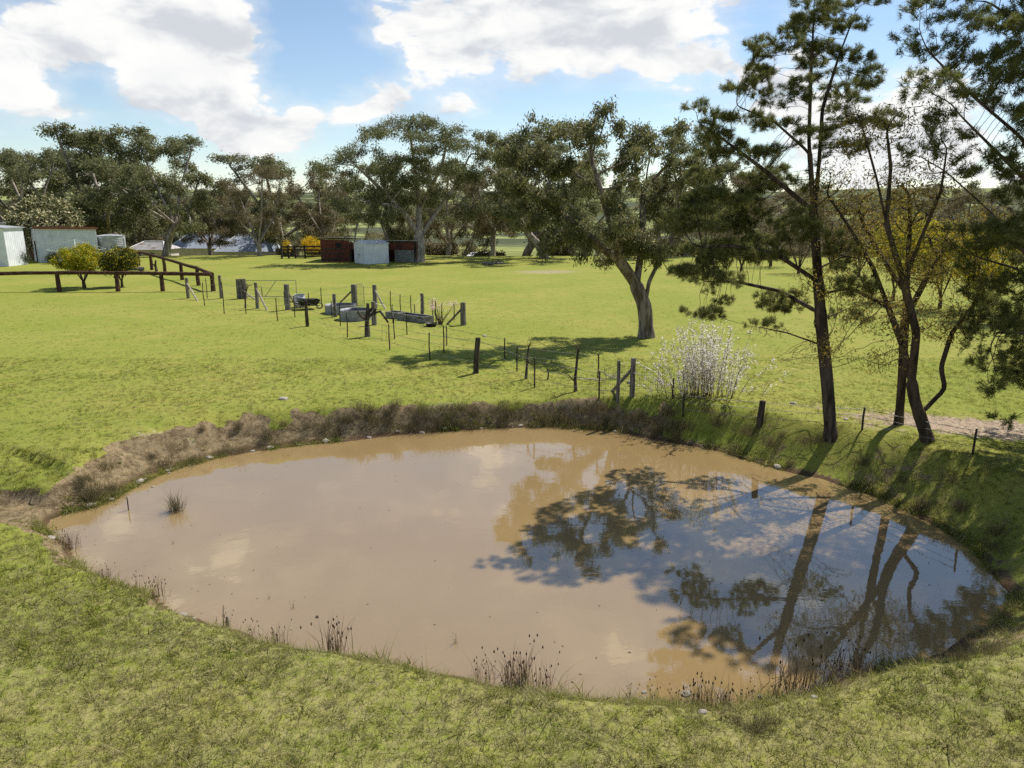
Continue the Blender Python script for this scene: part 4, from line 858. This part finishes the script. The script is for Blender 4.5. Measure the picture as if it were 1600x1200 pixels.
# pale shed with rusty skillion roof, turned towards the paddock
q = gr(62, 411); rz = math.radians(38); k = kpx(q); dvec = np.array([math.cos(rz), math.sin(rz)]); Ls = 4.
while proj((q[0]+dvec[0]*Ls, q[1]+dvec[1]*Ls, q[2]))[0] < 155: Ls += .1
hL = 54*k; hR = hL-.15; root = thing('corrugated_shed', 'pale blue corrugated shed with rusty red roof edge behind the wattles', 'shed', tuple(q), rz=rz); dp = 5.0
mb = MB(); ribbed(mb, (0, 0), (Ls, 0), 0, 0, hL, hR, .19, .03, (0, -1), False); mb.build('front_wall', M['pale_blue_steel'], root)
mb = MB(); ribbed(mb, (0, dp), (0, .02), 0, 0, hL-.3, hL, .19, .025, (-1, 0), False); mb.build('side_wall', M['white_steel'], root); mb = MB(); ribbed(mb, (Ls, 0), (Ls, dp), 0, 0, hR, hR-.3, .19, .025, (1, 0), False); mb.build('side_wall', M['pale_blue_steel'], root)
mb = MB(); mb.box((Ls/2, dp, hL/2-.15), (Ls, .06, hL-.35)); mb.build('back_wall', M['pale_blue_steel'], root)
mb = MB(); mb.add([(-.2, -.2, hL+.06), (Ls+.2, -.2, hR+.06), (Ls+.2, dp+.2, hR-.26), (-.2, dp+.2, hL-.26), (-.2, -.2, hL+.12), (Ls+.2, -.2, hR+.12), (Ls+.2, dp+.2, hR-.2), (-.2, dp+.2, hL-.2)], [(0, 1, 2, 3), (4, 7, 6, 5), (0, 4, 5, 1), (1, 5, 6, 2), (2, 6, 7, 3), (3, 7, 4, 0)]); rf = mb.build('roof', M['roof_tin'], root)
mb = MB(); mb.add([(-.22, -.23, hL-.12), (Ls+.22, -.23, hR-.12), (Ls+.22, -.23, hR+.15), (-.22, -.23, hL+.15), (-.22, -.205, hL-.12), (Ls+.22, -.205, hR-.12), (Ls+.22, -.205, hR+.15), (-.22, -.205, hL+.15)], [(0, 1, 2, 3), (4, 7, 6, 5), (0, 4, 5, 1), (3, 2, 6, 7), (0, 3, 7, 4), (1, 5, 6, 2)]); mb.build('fascia', M['roof_rust'], rf)
mb = MB(); mb.box((-.04, 1.5, 1.15), (.06, .95, 2.3)); mb.build('door', M['dark_gap'], root)
def tank(px, py, wpx, top, mat, label, Yd, rib=.025):
    p_ = atY(px, py, Yd); z = H(p_[0], Yd); R_ = wpx/2*Yd/F; h_ = atY(px, top, Yd)[2]-z; root = thing('water_tank', label, 'water tank', (p_[0], Yd, z-.05)); mb = MB(); n_ = int(h_/.1)
    mb.lathe([(R_+(rib if i % 2 else 0), h_*i/n_) for i in range(n_+1)]+[(R_*1.01, h_)], 40, cap=False); mb.build('wall', M[mat], root, smooth=False); mb = MB(); mb.lathe([(R_*1.03, h_), (R_*1.03, h_+.05), (R_*.5, h_+.16), (R_*.12, h_+.22)], 40); mb.build('roof', M[mat], root)
    mb = MB(); mb.tube([(R_+.1, 0, 0), (R_+.1, 0, h_*.92), (R_-.1, 0, h_*.97)], .05, 6); mb.build('pipe', M['white_steel'], root)
tank(176, 400, 40, 368, 'galv', 'squat galvanised water tank at the end of the pale shed', 84); q = atY(12, 404, 74.); q[2] = H(q[0], q[1]); k = kpx(q); root = thing('white_shed', 'small white shed with sloping roof behind the golden conifer', 'shed', tuple(q)); h_ = atY(30, 357, 74.)[2]-q[2]; w_ = 4.2
mb = MB(); ribbed(mb, (-w_, 0), (0, 0), 0, 0, h_+.35, h_, .3, .015, (0, -1)); mb.build('front_wall', M['white_steel'], root); mb = MB(); ribbed(mb, (0, 0), (0, 3.), 0, 0, h_, h_, .3, .015, (1, 0)); mb.build('side_wall', M['white_steel'], root); mb = MB(); mb.box((-w_, 1.5, h_/2), (.05, 3., h_)); mb.build('side_wall', M['white_steel'], root); mb = MB(); mb.box((-w_/2, 3., h_/2), (w_, .05, h_)); mb.build('back_wall', M['white_steel'], root)
mb = MB(); mb.box((-w_/2, 1.5, h_+.24), (w_+.4, 3.4, .06), ry=.083); mb.build('roof', M['galv'], root); mb = MB(); mb.tube([(.04, -.04, h_-.02), (1.6, .3, h_-.06)], .03, 6); mb.build('pipe', M['white_steel'], root)
p_ = atY(30, 400, 86); z = H(p_[0], 86); root = thing('brick_house', 'red brick house wall behind the white shed', 'house', (p_[0], 86, z)); mb = MB(); mb.box((-2.2, 2, 2.), (8, 4, 4.)); mb.build('wall', M['brick_wall'], root); mb = MB(); mb.box((-2.2, 2, 4.11), (8.6, 4.6, .2)); mb.build('roof', M['roof_tin'], root); mb = MB(); mb.box((.6, -.03, 1.5), (.9, .08, 1.0)); w_ = mb.build('window', M['white_steel'], root); mb = MB(); mb.box((.6, -.075, 1.5), (.74, .02, .84)); mb.build('pane', M['glass'], w_)
# clothes hoist
p_ = atY(120, 400, 66); z = H(p_[0], 66); root = thing('clothes_hoist', 'white rotary clothes hoist in front of the pale shed', 'clothes line', (p_[0], 66, z), rz=.5); hh = atY(120, 374, 66)[2]-z; bar('mast', (0, 0, 0), (0, 0, hh), .035, 'white_steel', root)
for i in range(4):
    a = i*1.571; e = np.array([math.cos(a)*2.4, math.sin(a)*2.4, hh-.9]); bar('arm', (0, 0, hh-1.25), e, .02, 'white_steel', root); bar('stay', (0, 0, hh), e, .010, 'white_steel', root)
for rr in (.5, .75, 1.):
    mb = MB(); mb.tube([(math.cos(i*1.571)*2.4*rr, math.sin(i*1.571)*2.4*rr, hh-1.25+.35*rr) for i in range(5)], .006, 4); mb.build('line', M['wire'], root)
# red farm shed with long tin roof, open bay and grey panel
q = gr(502, 409); k = kpx(q); root = thing('farm_shed', 'long low dark red farm shed with tin roof under the spreading gum', 'shed', tuple(q), rz=math.radians(-2)); W1 = 46*k; WT = 150*k; h1 = 34*k; hr = 31*k; dp = 4.5
mb = MB(); ribbed(mb, (0, 0), (W1, 0), 0, 0, h1, h1-.1, .3, .03, (0, -1)); fw = mb.build('front_wall', M['red_shed'], root); mb = MB(); mb.box((W1*.62, -.05, h1-.62), (.62, .06, .5)); mb.build('window', M['dark_gap'], root)
for zz in (.35, .95, 1.45): mb = MB(); mb.box((W1*.42, -.12, zz), (W1*.82, .05, .16)); mb.build('rail', M['dark_wood'], root)
mb = MB(); ribbed(mb, (0, dp), (0, 0), 0, 0, h1-.3, h1, .3, .03, (-1, 0)); mb.build('side_wall', M['red_shed'], root); mb = MB(); mb.box((WT/2, dp, hr/2-.1), (WT, .05, hr-.3)); mb.build('back_wall', M['red_shed'], root); mb = MB(); mb.box((WT, dp/2, hr/2-.1), (.05, dp-.1, hr-.3)); mb.build('side_wall', M['red_shed'], root)
xa = 104*k; xb = 116*k; xc = 146*k
mb = MB(); ribbed(mb, (W1+.05, .02), (xc, .02), 14*k*1.35, 14*k*1.35, hr-.05, hr-.1, .3, .03, (0, -1)); mb.build('upper_wall', M['red_shed'], root); mb = MB(); ribbed(mb, (xb, -.05), (xc, -.05), 0, 0, 18.5*k, 18.2*k, .8, .02, (0, -1)); mb.build('lower_panel', M['concrete'], root)
mb = MB(); mb.box((xa+.3, .2, 1.55), (.95, .3, .35)); mb.build('shelf_box', M['pale_blue_steel'], root)
for x_ in (W1+.1, xa-.1, xb-.05, xc): mb = MB(); mb.tube([(x_, .1, 0), (x_, .1, hr-.1)], .08, 7); mb.build('post', M['dark_wood'], root)
mb = MB(); mb.box((W1/2, dp/2-.1, h1+.05), (W1+.4, dp+.5, .06), rx=-.07); mb.build('roof', M['roof_tin'], root); mb = MB(); mb.box(((W1+WT)/2+.2, dp/2-.1, hr+.02), (WT-W1+.1, dp+.5, .06), rx=-.05); mb.build('roof', M['roof_tin'], root)
# garden shed
q = gr(570, 413); rz = math.radians(35); root = thing('garden_shed', 'small white steel garden shed with low gable in front of the red shed', 'shed', tuple(q), rz=rz); a_, b_ = 2.9, 2.8; hw = 31*kpx(q); hp = hw+.28
mb = MB(); ribbed(mb, (0, 0), (a_, 0), 0, 0, hw, hw, .42, .025, (0, -1)); mb.build('side_wall', M['white_steel'], root); mb = MB(); ribbed(mb, (0, b_), (a_, b_), 0, 0, hw, hw, .42, .025, (0, 1)); mb.build('side_wall', M['white_steel'], root)
mb = MB(); ribbed(mb, (0, b_), (0, b_/2), 0, 0, hw, hp, .42, .02, (-1, 0)); ribbed(mb, (0, b_/2), (0, 0), 0, 0, hp, hw, .42, .02, (-1, 0)); mb.build('gable_wall', M['white_steel'], root); mb = MB(); ribbed(mb, (a_, 0), (a_, b_/2), 0, 0, hw, hp, .42, .02, (1, 0)); ribbed(mb, (a_, b_/2), (a_, b_), 0, 0, hp, hw, .42, .02, (1, 0)); mb.build('gable_wall', M['white_steel'], root)
for s_ in (0, 1):
    y0, y1 = (-.1, b_/2) if s_ == 0 else (b_+.1, b_/2); mb = MB(); mb.add([(-.08, y0, hw-.02), (a_+.08, y0, hw-.02), (a_+.08, y1, hp+.02), (-.08, y1, hp+.02), (-.08, y0, hw+.03), (a_+.08, y0, hw+.03), (a_+.08, y1, hp+.07), (-.08, y1, hp+.07)], [(0, 1, 2, 3), (4, 7, 6, 5), (0, 4, 5, 1), (1, 5, 6, 2), (2, 6, 7, 3), (3, 7, 4, 0)]); mb.build('roof', M['white_steel'], root)
for y_ in (.72, 1.58): mb = MB(); mb.box((-.045, y_, .98), (.035, .82, 1.86)); dr_ = mb.build('door', M['white_steel'], root); mb = MB(); mb.box((-.085, y_+(.3 if y_ < 1 else -.3), 1.), (.04, .04, .16)); mb.build('handle', M['rust_steel'], dr_)
# timber yard
q0 = gr(436, 404); root = thing('yard_fence', 'old dark timber rail yard at the end of the red shed', 'fence', tuple(q0)); xs_ = [(gr(px, 405)-q0)[0] for px in (436, 446, 456, 472, 500)]
for i, x_ in enumerate(xs_): mb = MB(); mb.box((x_, 0, .72), (.2, .2, 1.75)); mb.build('post', M['dark_wood'], root)
for i in range(len(xs_)-1):
    for j, zz in enumerate((.3, .68, 1.05, 1.42)):
        if random.random() < .1: continue
        mb = MB(); mb.box(((xs_[i]+xs_[i+1])/2, -.13, zz+random.uniform(-.03, .03)), (xs_[i+1]-xs_[i]+.1, .05, .19), ry=random.uniform(-.02, .02)); mb.build('rail', M['dark_wood'], root)
# houses behind the crest
def hip_house(px0, px1, top, Yd, label, mat, dep_=8., wallh=2.5):
    a, c = atY(px0, 388, Yd), atY(px1, 388, Yd); W_ = c[0]-a[0]; zt = atY((px0+px1)/2, top, Yd)[2]; zb = zt-W_*.22-.4; z = H((a[0]+c[0])/2, Yd); ze = max(z+1.8, zb); rd = zt-ze
    root = thing('house', label, 'house', (a[0], Yd, z)); hz = ze-z; mb = MB(); mb.box((W_/2, dep_/2, hz/2), (W_-.8, dep_-.8, hz)); mb.build('wall', M['cream_wall'], root)
    mb = MB(); e = .0; i_ = min(W_*.24, dep_/2); mb.add([(0, 0, hz), (W_, 0, hz), (W_, dep_, hz), (0, dep_, hz), (i_, dep_/2, hz+rd), (W_-i_, dep_/2, hz+rd)], [(0, 1, 5, 4), (1, 2, 5), (2, 3, 4, 5), (3, 0, 4), (3, 2, 1, 0)]); rf = mb.build('roof', M[mat], root)
    for p0_, p1_ in (((0, 0, hz), (i_, dep_/2, hz+rd)), ((W_, 0, hz), (W_-i_, dep_/2, hz+rd)), ((i_, dep_/2, hz+rd), (W_-i_, dep_/2, hz+rd))): mb = MB(); mb.tube([np.array(p0_)+[0, 0, .05], np.array(p1_)+[0, 0, .05]], .09, 5); mb.build('ridge_cap', M['white_steel'], rf)
    for f in (.25, .6): mb = MB(); mb.box((W_*f, .36, hz*.5), (1.4, .1, 1.1)); w_ = mb.build('window', M['white_steel'], root); mb = MB(); mb.box((W_*f, .30, hz*.5), (1.2, .03, .9)); mb.build('pane', M['glass'], w_)
hip_house(262, 352, 364, 118, 'house wing with pale blue grey hip roof behind the crest, next to the forked gum', 'roof_blue'); hip_house(334, 438, 366, 113, 'house wing with longer blue grey hip roof ending near the timber yard', 'roof_blue', 9.)
hip_house(196, 256, 379, 108, 'low grey roofed building just behind the rounded garden shrubs', 'roof_tin', 6.); hip_house(722, 776, 397, 118, 'pale far roof just showing over the paddock crest', 'white_steel', 6.)

# ------------------------------------------------------------------ garden trees and shrubs round the sheds
def gbush(name, label, cat, px, py, top, rpx, leafs, seed, lift=.45, R=.07, Yd=None, group=None, bark_m=None, natt=260):
    q = gr(px, py) if Yd is None else np.array([atY(px, py, Yd)[0], Yd, H(atY(px, py, Yd)[0], Yd)]); k = kpx(q); h_ = atY(px, top, q[1])[2]-q[2]
    return bush(name, label, cat, q, rpx*k, h_, seed, leafs, bark_m or M['bark_willow'], group, natt=natt, R=R, lift=lift)
lw = lambda n_, m1='wattle_leaf', g=0: [dict(kind='leaf', n=n_, L=.16, W=.06, spread=.14, mat=M[m1], depth=3, droop=.1)]+([dict(kind='leaf', n=g, L=.12, W=.07, spread=.15, mat=M['wattle_gold'], depth=2, name='blossom')] if g else [])
gbush('wattle_tree', 'small round wattle tree flecked yellow behind the log rail fence', 'tree', 132, 450, 382, 41, lw(14000, g=1600), 91, .36, .12)
gbush('wattle_tree', 'smaller greener wattle tree beside the round yellow wattle', 'tree', 191, 448, 387, 27, lw(6500, 'shrub_leaf', 700)+lw(4200), 92, .36, .09)
gbush('golden_bush', 'bright yellow flowering bush at the end of the timber yard', 'bush', 488, 402, 367, 16, lw(3000, 'wattle_gold'), 93, .1, Yd=90); gbush('golden_bush', 'small yellow green bush peeping over the timber yard', 'bush', 450, 402, 374, 6, lw(900, 'wattle_gold'), 94, .1, Yd=92)
gbush('flowering_bush', 'huge domed bush covered in cream flowers above the pale shed', 'bush', 80, 400, 302, 50, [dict(kind='leaf', n=17000, L=.26, W=.16, spread=.24, mat=M['cream_bush'], depth=3, droop=0.), dict(kind='leaf', n=5600, L=.26, W=.2, spread=.34, mat=M['cream'], depth=1, droop=0., name='blossom')], 95, .05, .2, Yd=85.5, natt=900)
gbush('golden_conifer', 'upright golden green conifer in front of the white shed', 'tree', -4, 410, 343, 12, lw(4200), 96, .03, .08)
gbush('garden_shrub', 'dark round shrub between the white shed and the pale shed', 'shrub', 34, 413, 389, 12, lw(2600, 'shrub_leaf'), 97, .05, .05); gbush('garden_shrub', 'low dark shrub at the foot of the golden conifer', 'shrub', 13, 414, 396, 10, lw(1800, 'shrub_leaf'), 98, .05, .05)
gbush('garden_shrub', 'clipped dark shrub beyond the rail fence beside a greyer one', 'shrub', 222, 393, 381, 10, lw(2000, 'shrub_leaf'), 99, .03, .05); gbush('garden_shrub', 'grey green shrub rising above the clipped dark shrub', 'shrub', 240, 394, 378, 11, lw(2000, 'shrub_leaf'), 100, .03, .05); gbush('garden_shrub', 'low pale topped shrub nearest the open paddock by the rail fence', 'shrub', 254, 398, 389, 9, lw(1400, 'shrub_leaf')+lw(300, 'blossom'), 101, .03, .04)
gbush('garden_shrub', 'dark shrub against the front of the pale shed by the round wattle', 'shrub', 84, 412, 395, 10, lw(1600, 'shrub_leaf'), 102, .03, .05)

n_ = 900; fx = rng.uniform(PP[:, 0].min(), PP[:, 0].max(), n_); fy = rng.uniform(PP[:, 1].min(), PP[:, 1].max(), n_); fs, _a = pond(fx, fy); kf = (fs < -.1) & (rng.random(n_) < np.exp(fs/1.2)+.08); fx, fy = fx[kf], fy[kf]; an = rng.uniform(0, 6.28, len(fx)); sz = rng.uniform(.012, .03, len(fx))
dx, dy = np.cos(an)*sz, np.sin(an)*sz; cz = np.full(len(fx), WZ+.004); Vf = np.stack([np.c_[fx-dx, fy-dy, cz], np.c_[fx-dy*.4, fy+dx*.4, cz+.004], np.c_[fx+dx, fy+dy, cz], np.c_[fx+dy*.4, fy-dx*.4, cz+.004]], 1).reshape(-1, 3)
tag(link('floating_leaves', mesh_np('floating_leaves', Vf, np.arange(len(Vf)).reshape(-1, 4), M['reed'], False, {'v': np.repeat(rng.random(len(fx)), 4)})), 'scattered dead leaves and specks floating on the muddy water', 'leaves', kind='stuff')

# ------------------------------------------------------------------ grass (uncountable): tufts scattered over the turf
m, b = new_mat('grass_blade'); gp = b.n('ShaderNodeNewGeometry').outputs['Position']; gcol = grass_colour(b, gp)
oi = b.n('ShaderNodeObjectInfo').outputs['Random']; gcol = b.mix(b.ramp(oi, .62, .95, 0, .8, False), gcol, (.40, .35, .20)); gcol = b.mix(b.ramp(oi, 0, .3, .45, 0, False), gcol, (.085, .13, .014))
dfs = b.n('ShaderNodeBsdfDiffuse'); b.nt.links.new(gcol, dfs.inputs[0]); tr = b.n('ShaderNodeBsdfTranslucent'); b.nt.links.new(gcol, tr.inputs[0])
mxs = b.n('ShaderNodeMixShader'); mxs.inputs[0].default_value = .45; b.nt.links.new(dfs.outputs[0], mxs.inputs[1]); b.nt.links.new(tr.outputs[0], mxs.inputs[2]); out(b, mxs.outputs[0]); M['blade'] = m
gcoll = bpy.data.collections.new('grass_tufts')
for i in range(5):
    me, _ = tussock('grass_tuft', 16, .07+.014*i, .030, 1.3, .0105, M['blade'], 300+i, 0, .6); gcoll.objects.link(bpy.data.objects.new('grass_tuft', me))
def scatter(name, label, pts, scl, tilt=.25):
    n = len(pts); me = bpy.data.meshes.new(name); me.vertices.add(n); me.vertices.foreach_set('co', np.asarray(pts, np.float32).ravel())
    a = me.attributes.new('rot', 'FLOAT_VECTOR', 'POINT'); a.data.foreach_set('vector', np.stack([rng.normal(0, tilt, n), rng.normal(0, tilt, n), rng.uniform(0, 6.28, n)], 1).astype(np.float32).ravel())
    a = me.attributes.new('scl', 'FLOAT', 'POINT'); a.data.foreach_set('value', np.asarray(scl, np.float32))
    o = link(name, me); ng = bpy.data.node_groups.new(name, 'GeometryNodeTree'); ng.interface.new_socket('Geometry', in_out='INPUT', socket_type='NodeSocketGeometry'); ng.interface.new_socket('Geometry', in_out='OUTPUT', socket_type='NodeSocketGeometry')
    N = ng.nodes; L = ng.links; gi = N.new('NodeGroupInput'); go = N.new('NodeGroupOutput'); ci = N.new('GeometryNodeCollectionInfo'); ci.inputs['Collection'].default_value = gcoll; ci.inputs['Separate Children'].default_value = True; ci.inputs['Reset Children'].default_value = True
    ip = N.new('GeometryNodeInstanceOnPoints'); ip.inputs['Pick Instance'].default_value = True
    ra = N.new('GeometryNodeInputNamedAttribute'); ra.data_type = 'FLOAT_VECTOR'; ra.inputs['Name'].default_value = 'rot'; er = N.new('FunctionNodeEulerToRotation'); sa = N.new('GeometryNodeInputNamedAttribute'); sa.data_type = 'FLOAT'; sa.inputs['Name'].default_value = 'scl'
    L.new(gi.outputs[0], ip.inputs['Points']); L.new(ci.outputs[0], ip.inputs['Instance']); L.new(ra.outputs['Attribute'], er.inputs[0]); L.new(er.outputs[0], ip.inputs['Rotation']); L.new(sa.outputs['Attribute'], ip.inputs['Scale']); L.new(ip.outputs[0], go.inputs[0])
    md = o.modifiers.new('scatter', 'NODES'); md.node_group = ng; tag(o, label, 'grass', kind='stuff'); return o
def zone(y0, y1, dens, smin, smax, margin=1.12, taper=0.):
    yy = rng.uniform(y0, y1, int(dens*(y1-y0)*2*(y1*.76+1.5)*1.0)); half = (yy*.76+1.8)*margin; xx = rng.uniform(-1, 1, len(yy))*(y1*.76+1.8)*margin; k = np.abs(xx) < half; xx, yy = xx[k], yy[k]
    z, dt, sd_ = Hfull(xx, yy)
    patch = fbm(xx*.8, yy*.8, 3, 33); fade = 1-taper*np.clip((yy-y0)/(y1-y0), 0, 1)
    keep = (rng.random(len(xx)) < fade**1.5) & (sd_ > .05) & (rng.random(len(xx)) > dt*.93) & (rng.random(len(xx)) < .55+.8*patch)
    lit_ = np.exp(-(((xx-lit_c[0]-1.5)/3.6)**2 + ((yy-lit_c[1]-.6)/1.5)**2)); keep &= rng.random(len(xx)) > lit_*1.1
    return np.stack([xx, yy, z-.005], 1)[keep], rng.uniform(smin, smax, keep.sum())*(.7+.6*patch[keep])*(.45+.55*fade[keep])
parts_ = [zone(4.3, 9.5, 430, .45, .95), zone(4.3, 11, 45, 1.0, 1.7), zone(9.5, 16, 240, .5, 1.0), zone(16, 27, 110, .5, .95), zone(27, 70, 30, .40, .85, taper=1.)]
ti = rng.integers(0, len(PP), 5200); tt = rng.random(5200); off_ = np.abs(rng.normal(0, .16, 5200))+.03; E = PP[ti]*(1-tt[:, None])+PP[(ti+1) % len(PP)]*tt[:, None]+nrm[ti]*off_[:, None]
ze, de, se = Hfull(E[:, 0], E[:, 1]); ke = (se > .02) & (fbm(E[:, 0]*1.1, E[:, 1]*1.1, 3, 71) > .46); parts_.append((np.c_[E, ze-.01][ke], rng.uniform(.7, 1.9, ke.sum())))
scatter('grass', 'short green and straw coloured pasture grass over the paddock', np.concatenate([a for a, _ in parts_]), np.concatenate([s for _, s in parts_]))
